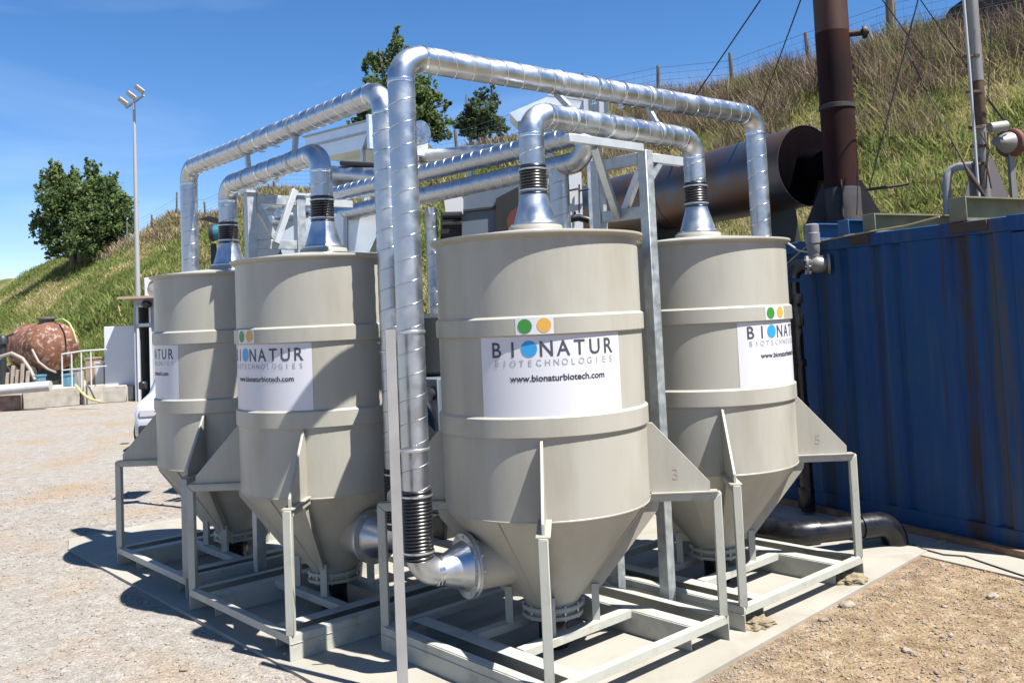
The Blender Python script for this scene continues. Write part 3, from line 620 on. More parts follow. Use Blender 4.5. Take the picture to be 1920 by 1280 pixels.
m_ = MB(); m_.lathe([(.088, .05), (.088, .16), (.02, .17)], at(392, 437, 10.1), V3(1, .2, 0), seg=24); m_.build('motor_body', mat('teal_paint', (.03, .17, .24), .4), sh)
ground_post(404, 10.2, 2.95, .05, 'post', sh, DARK)
# dark machinery filling the aisle behind the front tanks
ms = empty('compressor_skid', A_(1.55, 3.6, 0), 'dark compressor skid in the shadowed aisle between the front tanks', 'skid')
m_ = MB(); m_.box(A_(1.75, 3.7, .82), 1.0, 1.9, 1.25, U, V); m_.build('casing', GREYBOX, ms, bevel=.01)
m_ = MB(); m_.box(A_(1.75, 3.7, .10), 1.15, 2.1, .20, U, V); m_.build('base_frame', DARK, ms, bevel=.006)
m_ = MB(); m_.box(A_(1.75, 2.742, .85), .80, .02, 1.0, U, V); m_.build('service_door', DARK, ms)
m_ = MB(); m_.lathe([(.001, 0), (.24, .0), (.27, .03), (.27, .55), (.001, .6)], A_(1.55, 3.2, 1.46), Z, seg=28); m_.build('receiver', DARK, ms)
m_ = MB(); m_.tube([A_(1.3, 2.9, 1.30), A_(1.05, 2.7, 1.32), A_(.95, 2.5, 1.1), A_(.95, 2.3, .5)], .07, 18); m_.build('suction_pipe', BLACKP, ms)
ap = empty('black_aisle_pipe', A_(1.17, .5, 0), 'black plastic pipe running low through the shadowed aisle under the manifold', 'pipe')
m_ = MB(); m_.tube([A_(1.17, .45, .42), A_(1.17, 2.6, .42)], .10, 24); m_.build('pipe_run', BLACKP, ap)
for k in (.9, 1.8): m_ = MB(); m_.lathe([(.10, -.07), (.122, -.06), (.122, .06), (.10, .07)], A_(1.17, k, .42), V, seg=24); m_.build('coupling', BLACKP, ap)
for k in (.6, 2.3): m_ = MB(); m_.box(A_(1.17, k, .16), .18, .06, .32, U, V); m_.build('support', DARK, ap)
# ---------------------------------------------------------------- blue shipping container
BLUE = None
def container_paint():
    M = bpy.data.materials.new('container_blue'); M.use_nodes = True; n = M.node_tree; b = n.nodes['Principled BSDF']; l = n.links.new
    t = n.nodes.new('ShaderNodeTexCoord'); mp = n.nodes.new('ShaderNodeMapping'); mp.inputs['Scale'].default_value = (3.2, 3.2, .22); l(t.outputs['Object'], mp.inputs[0])
    def N(s, src, d=8):
        q = n.nodes.new('ShaderNodeTexNoise'); q.inputs['Scale'].default_value = s; q.inputs['Detail'].default_value = d; q.inputs['Roughness'].default_value = .65; l(src, q.inputs[0]); return q.outputs[0]
    def rr(src, a, b_, c0=0, c1=1):
        q = n.nodes.new('ShaderNodeMapRange'); q.inputs[1].default_value = a; q.inputs[2].default_value = b_; q.inputs[3].default_value = c0; q.inputs[4].default_value = c1; l(src, q.inputs[0]); return q.outputs[0]
    m1 = n.nodes.new('ShaderNodeMixRGB'); m1.inputs[1].default_value = (.008, .050, .165, 1); m1.inputs[2].default_value = (.013, .062, .15, 1); l(rr(N(1.3, t.outputs['Object']), .4, .65), m1.inputs[0])
    m2 = n.nodes.new('ShaderNodeMixRGB'); m2.inputs[2].default_value = (.045, .03, .022, 1); l(m1.outputs[0], m2.inputs[1])
    l(rr(N(1.9, mp.outputs[0]), .60, .72, 0, .8), m2.inputs[0])
    m3 = n.nodes.new('ShaderNodeMixRGB'); m3.inputs[2].default_value = (.045, .085, .14, 1); l(m2.outputs[0], m3.inputs[1]); l(rr(N(2.6, mp.outputs[0], 4), .52, .68, 0, .5), m3.inputs[0])
    last = m3.outputs[0]; dt = n.nodes.new('ShaderNodeVectorMath'); dt.operation = 'DOT_PRODUCT'; l(t.outputs['Object'], dt.inputs[0]); dt.inputs[1].default_value = tuple(DD)
    wob = rr(N(1.1, mp.outputs[0]), .3, .7, -.10, .10); ad = n.nodes.new('ShaderNodeMath'); ad.operation = 'ADD'; l(dt.outputs['Value'], ad.inputs[0]); l(wob, ad.inputs[1])
    # rust run-off streaks below the roof beams (distance along the wall, half width, colour, strength)
    for s_, hw_, col, k_ in ((2.50, .13, (.045, .030, .022), .95), (2.80, .10, (.075, .065, .035), .7), (.98, .10, (.03, .035, .03), .8), (1.30, .06, (.02, .05, .07), .6), (1.62, .10, (.05, .05, .045), .45)):
        sb = n.nodes.new('ShaderNodeMath'); sb.operation = 'SUBTRACT'; l(ad.outputs[0], sb.inputs[0]); sb.inputs[1].default_value = s_
        ab = n.nodes.new('ShaderNodeMath'); ab.operation = 'ABSOLUTE'; l(sb.outputs[0], ab.inputs[0]); fc = rr(ab.outputs[0], hw_, hw_*.45, 0, k_)
        mm = n.nodes.new('ShaderNodeMath'); mm.operation = 'MULTIPLY'; l(fc, mm.inputs[0]); l(rr(N(4.5, mp.outputs[0]), .36, .56, .15, 1), mm.inputs[1])
        mk = n.nodes.new('ShaderNodeMixRGB'); mk.inputs[2].default_value = (*col, 1); l(last, mk.inputs[1]); l(mm.outputs[0], mk.inputs[0]); last = mk.outputs[0]
    l(last, b.inputs['Base Color']); b.inputs['Roughness'].default_value = .55; b.inputs['Specular IOR Level'].default_value = .22; return M
BLUE = container_paint(); RUST = mat('rust_brown', (.10, .045, .025), .85, col2=(.06, .05, .045), scale=7, bump=.003)
ct = empty('shipping_container', K_(-1.8, 0), 'old blue shipping container with rust streaks at the right', 'container')
S0, S1, DEP, HC_ = -4.75, 1.30, 2.44, 2.60
# near wall: flat panels with recessed grooves at uneven places, as worn as the photograph's
gro = [(-4.4, .10), (-4.02, .10), (-3.6, .10), (-3.2, .10), (-2.8, .10), (-2.4, .10), (-2.0, .10), (-1.62, .10), (-1.25, .10), (-.88, .10), (-.56, .10), (-.17, .07), (.05, .06), (.66, .13), (.92, .09)]
m_ = MB(); prof = [(S0+.142, .02)]
for c, w_ in gro: prof += [(c-w_/2-.03, .02), (c-w_/2, .058), (c+w_/2, .058), (c+w_/2+.03, .02)]
prof += [(S1-.142, .02)]
vs = [K_(s, o_, z) for z in (.16, 2.48) for s, o_ in prof]; k = len(prof); m_.add(vs, [(i, i+1, k+i+1, k+i) for i in range(k-1)]); m_.build('corrugated_side', BLUE, ct, smooth=False)
for nm, s, o_, z, a_, b__, h in (('bottom_rail', (S0+S1)/2, .05, .08, S1-S0-.30, .09, .16), ('top_rail', (S0+S1)/2, .05, 2.54, S1-S0-.30, .09, .115)):
    m_ = MB(); m_.box(K_(s, o_, z), a_, b__, h, DD, NN); m_.build(nm, BLUE, ct, bevel=.006)
for s in (S0+.07, S1-.07):
    for o_ in (.075, DEP-.075):
        m_ = MB(); m_.box(K_(s, o_, 1.30), .15, .15, 2.34, DD, NN); m_.build('corner_post', BLUE, ct, bevel=.008)
        for z in (.065, 2.54):
            m_ = MB(); m_.box(K_(s, o_-.005, z), .178, .165, .125, DD, NN); q = m_.build('corner_casting', BLUE, ct, bevel=.006)
            if o_ < 1:
                m_ = MB(); m_.lathe([(.001, 0), (.030, 0), (.030, .006), (.001, .006)], K_(s, o_-.094, z), NN*1, seg=16); m_.build('lifting_hole', DARK, q)
m_ = MB(); m_.box(K_((S0+S1)/2, DEP/2, 2.575), S1-S0-.1, DEP-.1, .03, DD, NN); m_.build('roof', mat('container_roof', (.10, .12, .14), .7, col2=(.16, .13, .10), scale=2, detail=8), ct)
m_ = MB(); m_.box(K_((S0+S1)/2, DEP-.03, 1.30), S1-S0-.3, .03, 2.4, DD, NN); m_.build('far_side', BLUE, ct)
for s in (S0+.03, S1-.03):
    m_ = MB(); m_.box(K_(s, DEP/2, 1.30), .03, DEP-.3, 2.4, DD, NN); m_.build('end_wall', BLUE, ct)
m_ = MB(); m_.box(K_(.53, .045, 2.31), .07, .04, .16, DD, NN); m_.build('vent_cover', BLUE, ct, bevel=.01)
for s, w_ in ((-.31, .22), (.80, .34)):
    m_ = MB(); m_.box(K_(s, -.002, 2.55), w_, .012, .085, DD, NN); m_.build('rust_patch_plate', RUST, ct, bevel=.003)
# kerb strip at its foot
m_ = MB(); m_.bar(K_(-1.5, -.10, .022), K_(4.0, -.10, .022), .06, .05); o = m_.build('kerb_strip', mat('brown_kerb', (.24, .13, .07), .85, col2=(.34, .22, .13), scale=6)); tag(o, 'long brown kerb strip lying along the foot of the blue container', 'kerb')
# cross beams on the container roof
OLIVE = mat('olive_primer', (.17, .18, .11), .6, col2=(.27, .27, .19), scale=3, dirt=(.20, .09, .04), dscale=5, dlo=.55, dhi=.7); BLUB = mat('beam_blue', (.03, .13, .30), .5)
def ibeam(s, off0, off1, h, wd, m_t, label, plate=True):
    t = empty('roof_beam', K_(s, off0, 2.60), label, 'beam', 'steel cross beams on the container roof')
    a, b2 = K_(s, off0, 2.602), K_(s, off1, 2.602); mid = (a+b2)/2; ln = (b2-a).length; m_ = MB()
    m_.box(mid+Z*.006, wd, ln, .012, DD, NN); m_.box(mid+Z*(h-.006), wd, ln, .012, DD, NN); m_.box(mid+Z*(h/2), .01, ln, h-.024, DD, NN); m_.build('i_section', m_t, t)
    if plate:
        m_ = MB(); m_.box(a-NN*.006+Z*(h/2), wd, .012, h, DD, NN); m_.build('end_plate', m_t, t, bevel=.002)
    return t
ibeam(-.93, .02, 2.3, .16, .13, BLUB, 'blue steel beam end on the container roof below the rusty chimney')
ibeam(-.50, .02, 2.3, .15, .13, BLUB, 'second blue beam beside the olive one on the container roof')
ibeam(-.20, .02, 2.3, .17, .14, OLIVE, 'olive beam with a plate end in the middle of the container roof')
ibeam(.71, .02, 2.3, .20, .16, OLIVE, 'tall olive beam carrying the slim grey chimney, near the container corner')
m_ = MB(); m_.tube([K_(-1.3, -.0, 2.36), K_(-1.12, -.02, 2.45), K_(-.9, -.01, 2.57), K_(-.3, -.01, 2.605), K_(.2, -.01, 2.62), K_(.55, -.01, 2.66)], .008, 8); o = m_.build('yellow_cable', mat('cable_cream', (.45, .38, .20), .6)); tag(o, 'thin cream cable looping from the valve along the top edge of the container', 'cable')

# ---------------------------------------------------------------- drum and chimneys on the container
DRUM = mat('drum_steel', (.10, .11, .13), .34, .75, col2=(.06, .06, .07), scale=1.1, rough2=.5, dirt=(.17, .085, .04), dscale=1.1, dlo=.42, dhi=.60)
da, db = at(1517, 329, 10.55), at(1095, 372, 14.9); db.z = da.z = 3.58
ax = (db-da).normalized(); dl = (db-da).length
dr = empty('silencer_drum', V3(da.x, da.y, 3.1), 'big dark steel drum lying on its side on the container roof', 'drum')
m_ = MB(); m_.lathe([(.47, 0), (.47, dl*.48), (.476, dl*.48), (.476, dl*.485), (.47, dl*.485), (.47, dl), (.3, dl+.1), (.01, dl+.12)], da, ax, seg=64); m_.build('drum_shell', DRUM, dr)
m_ = MB(); m_.lathe([(.47, 0), (.478, 0), (.478, .03), (.465, .03)], da, ax, seg=64); m_.build('end_ring', DRUM, dr)
m_ = MB(); m_.lathe([(.001, -.03), (.40, -.02), (.47, .01)], da, ax, seg=48); m_.build('end_plate', mat('sooty_plate', (.004, .004, .006), 1, col2=(.008, .006, .006), scale=4, spec=0), dr)
for k in (.12, .55, .88):
    c = da+ax*(dl*k); m_ = MB(); m_.prism([(-.36, 2.62), (.36, 2.62), (.30, 3.3), (-.30, 3.3)], .08, V3(c.x, c.y, 0), Z.cross(ax), Z, ax); m_.build('saddle', DARK, dr)
ST = mat('rusty_chimney', (.065, .022, .013), .6, .15, col2=(.22, .10, .05), scale=1.3, stretch=(1, 1, .3), lo=.42, hi=.70, dirt=(.014, .009, .010), dscale=.9, dlo=.40, dhi=.58)
sb = K_(-1.32, 1.0, 2.77); sb = V3(at(1582, 400, 9.75).x, at(1582, 400, 9.75).y, 2.77)
stx = empty('chimney', sb, 'thick rust-brown chimney rising out of the top of the picture', 'chimney')
m_ = MB(); m_.lathe([(.178, 2.12), (.178, 4.6)], sb, Z, seg=40); m_.build('upper_flue', ST, stx)
m_ = MB(); m_.lathe([(.178, .42), (.178, 2.12)], sb, Z, seg=40); m_.build('lower_flue', mat('dark_flue', (.013, .008, .009), .75, 0, col2=(.10, .030, .018), scale=1.2, stretch=(1, 1, .35), lo=.40, hi=.62, dirt=(.012, .012, .018), dscale=1.5, dlo=.45, dhi=.62, spec=.12), stx)  # lower flue coloured much darker than the upper, mottled red-brown to near black
m_ = MB(); m_.lathe([(.01, 0), (.30, 0), (.30, .02), (.19, .02), (.185, .42), (.178, .43)], sb, Z, seg=40); m_.build('base_sleeve', mat('sleeve_grey', (.045, .045, .055), .7, .1, col2=(.10, .085, .08), scale=3, spec=.2), stx)
m_ = MB(); m_.lathe([(.177, 1.28), (.190, 1.285), (.190, 1.33), (.177, 1.335)], sb, Z, seg=40); m_.build('joint_ring', mat('sleeve_grey', (.1, .1, .11)), stx)
for k, an in enumerate((-20, 70, 160, 250)):
    e = V3(math.cos(R(an)), math.sin(R(an)), 0); m_ = MB(); m_.prism([(.175, .02), (.42, .02), (.40, .07), (.20, .50), (.175, .50)], .012, sb, e, Z, Z.cross(e)); m_.build('gusset', mat('sleeve_grey', (.1, .1, .11)), stx)
nzp = at(1612, 64, sb.y-.05); m_ = MB(); m_.lathe([(.035, 0), (.035, .14), (.070, .145), (.072, .165), (.060, .19), (.02, .19), (.02, .21), (.001, .21)], V3(sb.x+.15, sb.y-.07, nzp.z), V3(1, -.25, 0), seg=24); m_.build('side_nozzle', ST, stx)
m_ = MB(); m_.lathe([(.001, 0), (.04, .01), (.05, .03)], V3(sb.x+.17, sb.y-.02, at(1610, 95, sb.y).z), V3(-1, 0, 0), seg=16); m_.build('side_boss', ST, stx)
m_ = MB(); c = da-ax*.02; m_.tube([c+ax*.05, V3((c.x+sb.x)/2, (c.y+sb.y)/2, 3.52), V3(sb.x, sb.y, 3.48)], [.2, .17, .16], 24); m_.build('inlet_pipe', mat('sooty_plate', (.02, .02, .022)), stx)
m_ = MB(); m_.box(sb-Z*.085, .5, .5, .168, DD, NN); m_.build('pedestal', DARK, stx)
# slim grey chimney
s2 = at(1850, 384, 8.75); s2.z = 2.80
g2 = empty('chimney', s2, 'slim grey chimney with a scorched band and a thin conduit beside it', 'chimney')
PIPEG = mat('grey_stack', (.30, .29, .28), .5, .35, col2=(.36, .34, .31), scale=4); SCOR = mat('scorched', (.05, .035, .028), .7, .2, col2=(.16, .10, .06), scale=5)
t2 = at(1832, -60, 8.75); up2 = V3(0, 0, 1)
def zat(px, py, Y=8.75): return at(px, py, Y).z
m_ = MB(); m_.lathe([(.043, 0), (.043, zat(1848, 232)-2.80)], s2, Z, seg=24); m_.build('lower_pipe', PIPEG, g2)
m_ = MB(); m_.lathe([(.043, zat(1845, 235)-2.8), (.054, zat(1845, 228)-2.8), (.054, zat(1845, 150)-2.8)], s2, Z, seg=24); m_.build('scorched_section', SCOR, g2)
m_ = MB(); m_.lathe([(.056, zat(1845, 152)-2.8), (.056, 3.6)], s2, Z, seg=24); m_.build('upper_pipe', PIPEG, g2)
for s_ in (-1, 1):
    m_ = MB(); m_.prism([(s_*.045, .02), (s_*.27, .02), (s_*.10, .50), (s_*.045, .52)], .010, s2, V3(1, .15, 0).normalized(), Z, V3(-.15, 1, 0).normalized()); m_.build('gusset', mat('gusset_mauve', (.16, .14, .145), .6), g2)
m_ = MB(); m_.tube([s2+V3(-.10, -.06, .0), s2+V3(-.10, -.06, 1.3), s2+V3(-.12, -.06, 3.4)], .014, 10)
m_.build('conduit', mat('conduit_white', (.55, .56, .56), .5), g2)
for z in (.45, .62, .80, 1.15, 1.5):
    m_ = MB(); m_.box(s2+V3(-.06, -.04, z), .14, .04, .025); m_.build('conduit_clip', SCOR, g2)
for k in range(3):
    m_ = MB(); m_.tube([s2+V3(.02-.05*k, -.07, .2), s2+V3(-.02+.02*k, -.09, .45+.06*k), s2+V3(.03-.04*k, -.075, .75)], .007, 8); m_.build('wiring', SCOR, g2)
bl = empty('blower', s2+V3(.2, .1, .4), 'round rust-red blower with a pale motor on top beside the slim chimney', 'blower')
bc = at(1893, 268, 8.9)
m_ = MB(); m_.lathe([(.001, -.03), (.12, -.03), (.142, -.015), (.142, .05), (.125, .06), (.001, .06)], bc, V3(.86, .5, 0), seg=32); m_.build('fan_casing', mat('rust_red', (.22, .05, .03), .65, col2=(.13, .07, .05), scale=9), bl)
m_ = MB(); m_.lathe([(.001, -.225), (.048, -.22), (.05, -.14), (.085, -.09), (.11, -.02)], bc, V3(.86, .5, 0), seg=28); m_.build('intake_cone', PIPEG, bl)
m_ = MB(); m_.lathe([(.001, 0), (.05, 0), (.05, .17), (.001, .17)], at(1856, 240, 8.75), V3(1, .1, .1), seg=20); m_.build('motor', mat('motor_grey', (.40, .40, .38), .5), bl)
m_ = MB(); m_.bar(bc-Z*.1, V3(bc.x, bc.y, 2.8), .05, .05); m_.build('pedestal', PIPEG, bl)
m_ = MB(); m_.tube([V3(at(1775, 388, 9.1).x, at(1775, 388, 9.1).y, 2.6), at(1775, 345, 9.1), at(1777, 328, 9.1), at(1784, 318, 9.1), at(1797, 313, 9.05), at(1835, 310, 8.9)], .042, 16)
o = m_.build('bent_pipe', mat('pale_pipe', (.42, .43, .42), .5, .2)); tag(o, 'pale bent pipe curving over to the slim chimney', 'pipe')
m_ = MB(); m_.tube([at(1625, 356, 9.3), at(1690, 347, 9.3), at(1704, 344, 9.3)], .016, 8); o = m_.build('rusty_rod', RUST); tag(o, 'rusty rod sticking out sideways from the chimney foot', 'rod')
# guy wires
def wire(pts, r, lab, name='guy_wire', mt_=None):
    m_ = MB(); m_.tube(pts, r, 8); o = m_.build(name, mt_ or DARK); tag(o, lab, 'wire', 'guy wires'); return o
wire([at(1437, -16, 10), at(1280, 215, 13.5)], .009, 'guy wire crossing open sky, furthest left of the wires')
wire([at(1508, -18, 10), at(1426, 205, 15)], .009, 'guy wire crossing the sky just left of the rusty chimney')
wire([at(1640, -20, 11), at(1735, 112, 15)], .008, 'short guy wire leaning right over the tall fence post')
wire([at(1724, -10, 9.3), at(1630, 352, 9.5)], .007, 'guy wire running down to the foot of the rusty chimney')
wire([at(1712, -20, 9.0), at(1830, 150, 11)], .006, 'guy wire slanting right from the top edge towards the slim chimney')
wire([at(1700, 95, 9.2), at(1778, 252, 8.6)], .006, 'thin wire leading up the bank from the rusty turnbuckle')
wire([at(1861, -10, 8.6), at(1852, 190, 8.6)], .005, 'thin wire hanging straight down just right of the slim chimney')
wire([at(1852, 186, 8.65), at(1893, 240, 8.8)], .010, 'short dark rod slanting down to the rust-red blower')
tb = empty('turnbuckle', at(1848, 372, 8.5), 'rusty chain and turnbuckle slanting down to the foot of the slim chimney', 'turnbuckle')
m_ = MB(); m_.tube([at(1778, 252, 8.6), at(1812, 315, 8.55)], .008, 8); m_.build('cable', RUST, tb)
m_ = MB(); m_.tube([at(1810, 312, 8.55), at(1820, 330, 8.5), at(1834, 350, 8.5), at(1849, 372, 8.5)], [.012, .028, .02, .014], 8); m_.build('screw_body', RUST, tb)

# ---------------------------------------------------------------- black plastic pipework and valve by the container
def coupl(m_, c, d, r, ln): m_.lathe([(r*.98, -ln/2), (r*1.14, -ln/2), (r*1.18, -ln*.4), (r*1.18, ln*.4), (r*1.14, ln/2), (r*.98, ln/2)], c, d, seg=32)
bp0 = at_z(1516, 962, .0); col = empty('black_pipe_column', bp0, 'upright black plastic pipe behind the right tank, by the container', 'pipe')
cb_ = V3(bp0.x, bp0.y, 0); zt_ = at(1493, 498, cb_.y).z; r_ = .066
tl = cb_+V3(-.02, 0, zt_)
m_ = MB(); m_.tube([cb_+Z*.02, V3(tl.x, tl.y, zt_-.16)], r_, 28); m_.build('pipe_run', BLACKP, col)
er = V3(.96, -.28, 0).normalized()
m_ = MB(); m_.tube(arc(V3(tl.x, tl.y, zt_-.12)+er*.12, V3(tl.x, tl.y, zt_-.12), V3(tl.x, tl.y, zt_)+er*.12, 10), r_*1.12, 28); m_.build('elbow', BLACKP, col)
for py, ln in ((560, .09), (600, .11), (680, .07), (760, .05), (932, .20)):
    m_ = MB(); c = at(1500, py, cb_.y); coupl(m_, V3(cb_.x-.01, cb_.y, c.z), Z, r_, ln); m_.build('coupling', BLACKP, col)
va = empty('valve_assembly', V3(tl.x, tl.y, zt_)+er*.2, 'grey flanged valve with an upright actuator above the black pipe', 'valve')
VG = mat('valve_grey', (.30, .29, .28), .5, .4, col2=(.38, .37, .35), scale=12); v0 = V3(tl.x, tl.y, zt_)+er*.14
m_ = MB(); m_.lathe([(.05, 0), (.098, 0), (.098, .022), (.055, .024), (.075, .06), (.085, .10), (.075, .15), (.055, .19), (.098, .192), (.098, .215), (.05, .215), (.001, .215)], v0, er, seg=32); m_.build('valve_body', VG, va)
for k in range(8):
    a_ = 2*math.pi*k/8+.2; x_, y_, d_ = basis(er); c = v0+(x_*math.cos(a_)+y_*math.sin(a_))*.080; m_ = MB(); m_.tube([c-er*.015, c+er*.04], .009, 6); m_.build('bolt', STEEL, va)
ac = v0+er*.09; m_ = MB(); m_.lathe([(.04, .07), (.055, .08), (.055, .11), (.062, .12), (.062, .20), (.070, .205), (.070, .30), (.066, .305), (.066, .38), (.05, .39), (.001, .39)], ac-er*.02, Z, seg=24); m_.build('actuator', mat('actuator_grey', (.22, .22, .25), .5, col2=(.28, .28, .31), scale=9), va)
m_ = MB(); m_.box(ac+Z*.07, .13, .09, .02, er, Z.cross(er)); m_.build('yoke', VG, va)
m_ = MB(); m_.tube([ac+V3(-.02, -.02, .12)-er*.05, ac-er*.15+Z*.14, ac-er*.25+Z*.22, ac-er*.33+Z*.25], .010, 8); m_.build('air_line', mat('conduit_white', (.5, .5, .5)), va)
# horizontal run on the pad
hp_ = empty('black_ground_pipe', at_z(1600, 1010, 0), 'thick glossy black pipe lying along the pad with an elbow going into the concrete', 'pipe'); rp = .090
pz = .165
a0 = at_z(1300, 962, pz); a1 = at_z(1450, 992, pz); a2 = at_z(1505, 999, pz); a3 = at_z(1640, 984, pz); a4 = at_z(1678, 981, pz)
m_ = MB(); m_.tube([a0, a1], rp, 28); m_.build('pipe_run', BLACKP, hp_)
dr0 = (a1-a0).normalized(); dr1 = (a3-a2).normalized()
m_ = MB(); m_.tube([a1-dr0*.12, a1, (a1+a2)/2-(dr1-dr0)*.03, a2, a2+dr1*.12], rp*1.14, 28); m_.build('bend', BLACKP, hp_)
m_ = MB(); m_.tube([a2, a3], rp, 28); m_.build('pipe_run', BLACKP, hp_)
m_ = MB(); c = a3+dr1*.02-Z*.16; m_.tube([a3-dr1*.14]+[c+(Z*math.cos(t)+dr1*math.sin(t))*.16 for t in np.linspace(0, math.pi/2, 10)]+[c+dr1*.16-Z*.02], rp*1.14, 28); m_.build('elbow', BLACKP, hp_)
m_ = MB(); pts = [at_z(x, y, GZ+.018) for x, y in ((1712, 1022), (1733, 1030), (1770, 1040), (1810, 1043), (1860, 1060), (1935, 1085))]; m_.tube(pts, .010, 8); o = m_.build('ground_cable', mat('old_cable', (.05, .035, .03), .8)); tag(o, 'dark cable lying across the brown soil from the pipe elbow', 'cable')
# ---------------------------------------------------------------- vegetation on the bank
def leafmat(name, col, col2, trans=.35):
    return mat(name, col, .75, col2=col2, scale=1.2, detail=2, lo=.3, hi=.7, spec=.2, trans=trans)
G1 = leafmat('grass_green', (.20, .27, .075), (.31, .38, .11), .5); G2 = leafmat('grass_olive', (.38, .39, .13), (.50, .48, .18), .5); G3 = leafmat('grass_straw', (.58, .48, .25), (.70, .59, .34), .4); G4 = leafmat('brush_brown', (.21, .15, .12), (.35, .26, .20), .15)
def blades(name, n, pts_fn, h, wd, lean, mats, pick, per=7, spread=.12, parent=None, kind='stuff', label=None):
    P0 = pts_fn(n); n = len(P0); ids = pick(P0)
    base = np.repeat(P0, per, 0)+RNG.normal(0, 1, (n*per, 3))*np.array([spread, spread, 0]); N = n*per
    hh = h*(RNG.random(N)*.7+.5); an = RNG.random(N)*6.283; le = lean*RNG.random(N)*hh
    tip = base+np.stack([np.cos(an)*le, np.sin(an)*le, hh], 1); a2 = RNG.random(N)*6.283; wv = np.stack([np.cos(a2), np.sin(a2), 0*a2], 1)*(wd*(RNG.random(N)*.6+.7))[:, None]
    base[:, 2] -= .05*h; mid = base*.45+tip*.55; mid[:, 2] += hh*.08
    v = np.stack([base-wv*.5, base+wv*.5, mid+wv*.42, mid-wv*.42, tip], 1).reshape(-1, 3); k = np.arange(N)*5
    f = np.concatenate([np.stack([k, k+1, k+2], 1), np.stack([k, k+2, k+3], 1), np.stack([k+3, k+2, k+4], 1)]); mi = np.tile(np.repeat(ids, per), 3)
    o = raw(name, v, f, mats, parent, mi); tag(o, label, kind=kind); return o
def slope_pts(t0, t1, w0=11.6, w1=20.4, dens=None):
    def f(n):
        t = RNG.uniform(t0, t1, n); w_ = RNG.uniform(w0, w1, n); x, y = (w_-t)*.70711, (w_+t)*.70711
        if dens is not None:
            k = dens(x, y, w_, t) > RNG.random(n); x, y = x[k], y[k]
        return np.stack([x, y, terr(x, y)], 1)
    return f
def pick_grass(P0):
    a_ = vnoise(P0[:, 0], P0[:, 1], 2.6, 11)+vnoise(P0[:, 0], P0[:, 1], 1.0, 12)*.5+RNG.normal(0, .12, len(P0)); w_ = (P0[:, 0]+P0[:, 1])*.70711
    t_ = (P0[:, 1]-P0[:, 0])*.70711; a_ = a_ + (w_-16)*.02 - np.where(t_ > 17, .10, .0)
    return np.where(a_ < -.02, 0, np.where(a_ < .22, 1, np.where(a_ < .60, 2, 3)))
GM = [G1, G2, G3, G4]
blades('bank_grass', 30000, slope_pts(-6, 17), .17, .014, 1.3, GM, pick_grass, per=9, spread=.10)
blades('bank_grass', 34000, slope_pts(17, 64, 11.6, 20.6), .17, .032, 1.5, GM, pick_grass, per=6, spread=.16)
blades('slope_tufts', 2600, slope_pts(12, 64, 11.6, 20.0, lambda x, y, w_, t: (vnoise(x, y, 3.1, 9) > .05)*1.), .30, .04, 1.3, GM, lambda P0: RNG.choice([0, 1, 2], len(P0), p=[.55, .33, .12]), per=16, spread=.22)
# tall weeds: green clumps and dry brown brush below the fence
def pick_weed(P0): return RNG.choice([0, 1], len(P0), p=[.7, .3])
dg = lambda x, y, w_, t: (vnoise(x, y, 2.2, 21) > .12)*1.
blades('green_weeds', 3000, slope_pts(0, 16, 11.6, 18.0, dg), .34, .030, 1.1, GM, pick_weed, per=12, spread=.13)
db_ = lambda x, y, w_, t: np.clip((w_-17.4+vnoise(x, y, 1.5, 5)*2.5)/2.0, 0, 1)*(vnoise(x, y, .8, 6) > -.12)*np.clip((20.7-w_), .0, 1)*(t < 15.5)
blades('dry_brush', 9000, slope_pts(-2, 16, 17.2, 21.0, db_), .46, .012, 1.3, GM, lambda P0: RNG.choice([3, 2, 1, 0], len(P0), p=[.72, .12, .10, .06]), per=22, spread=.20)
blades('dry_brush', 230, slope_pts(-2, 15, 18.9, 20.4), .62, .014, 1.0, GM, lambda P0: RNG.choice([3, 2, 0], len(P0), p=[.82, .06, .12]), per=60, spread=.22)
blades('dry_brush', 2600, slope_pts(16, 55, 18.8, 20.6), .34, .035, 1.2, GM, lambda P0: RNG.choice([3, 2], len(P0), p=[.7, .3]), per=9, spread=.2)
fw = slope_pts(31.5, 43, 12.3, 15.6, lambda x, y, w_, t: (vnoise(x, y, 1.2, 8) > -.1)*1.)
blades('foot_shrubs', 900, fw, .42, .05, 1.2, GM, lambda P0: RNG.choice([0, 1], len(P0), p=[.85, .15]), per=40, spread=.28)
BARK = mat('bark', (.13, .105, .085), .9, col2=(.20, .17, .14), scale=9, bump=.01, stretch=(1, 1, .25))
def leaves(P_, N_, size, mats, parent, name='foliage', mi=None):
    n = len(P_); a_ = RNG.normal(0, 1, (n, 3)); a_ /= np.linalg.norm(a_, axis=1)[:, None]; q = N_+RNG.normal(0, .6, (n, 3)); b2 = np.cross(a_, q); b2 /= np.linalg.norm(b2, axis=1)[:, None]+1e-9
    s_ = size*(RNG.random(n)*.7+.6); a_ = a_*s_[:, None]; b2 = b2*(s_*.6)[:, None]
    v = np.stack([P_-a_*.5, P_+b2*.5, P_+a_*.5, P_-b2*.5], 1).reshape(-1, 3); k = np.arange(n)*4
    return raw(name, v, np.stack([k, k+1, k+2, k+3], 1), mats, parent, mi)
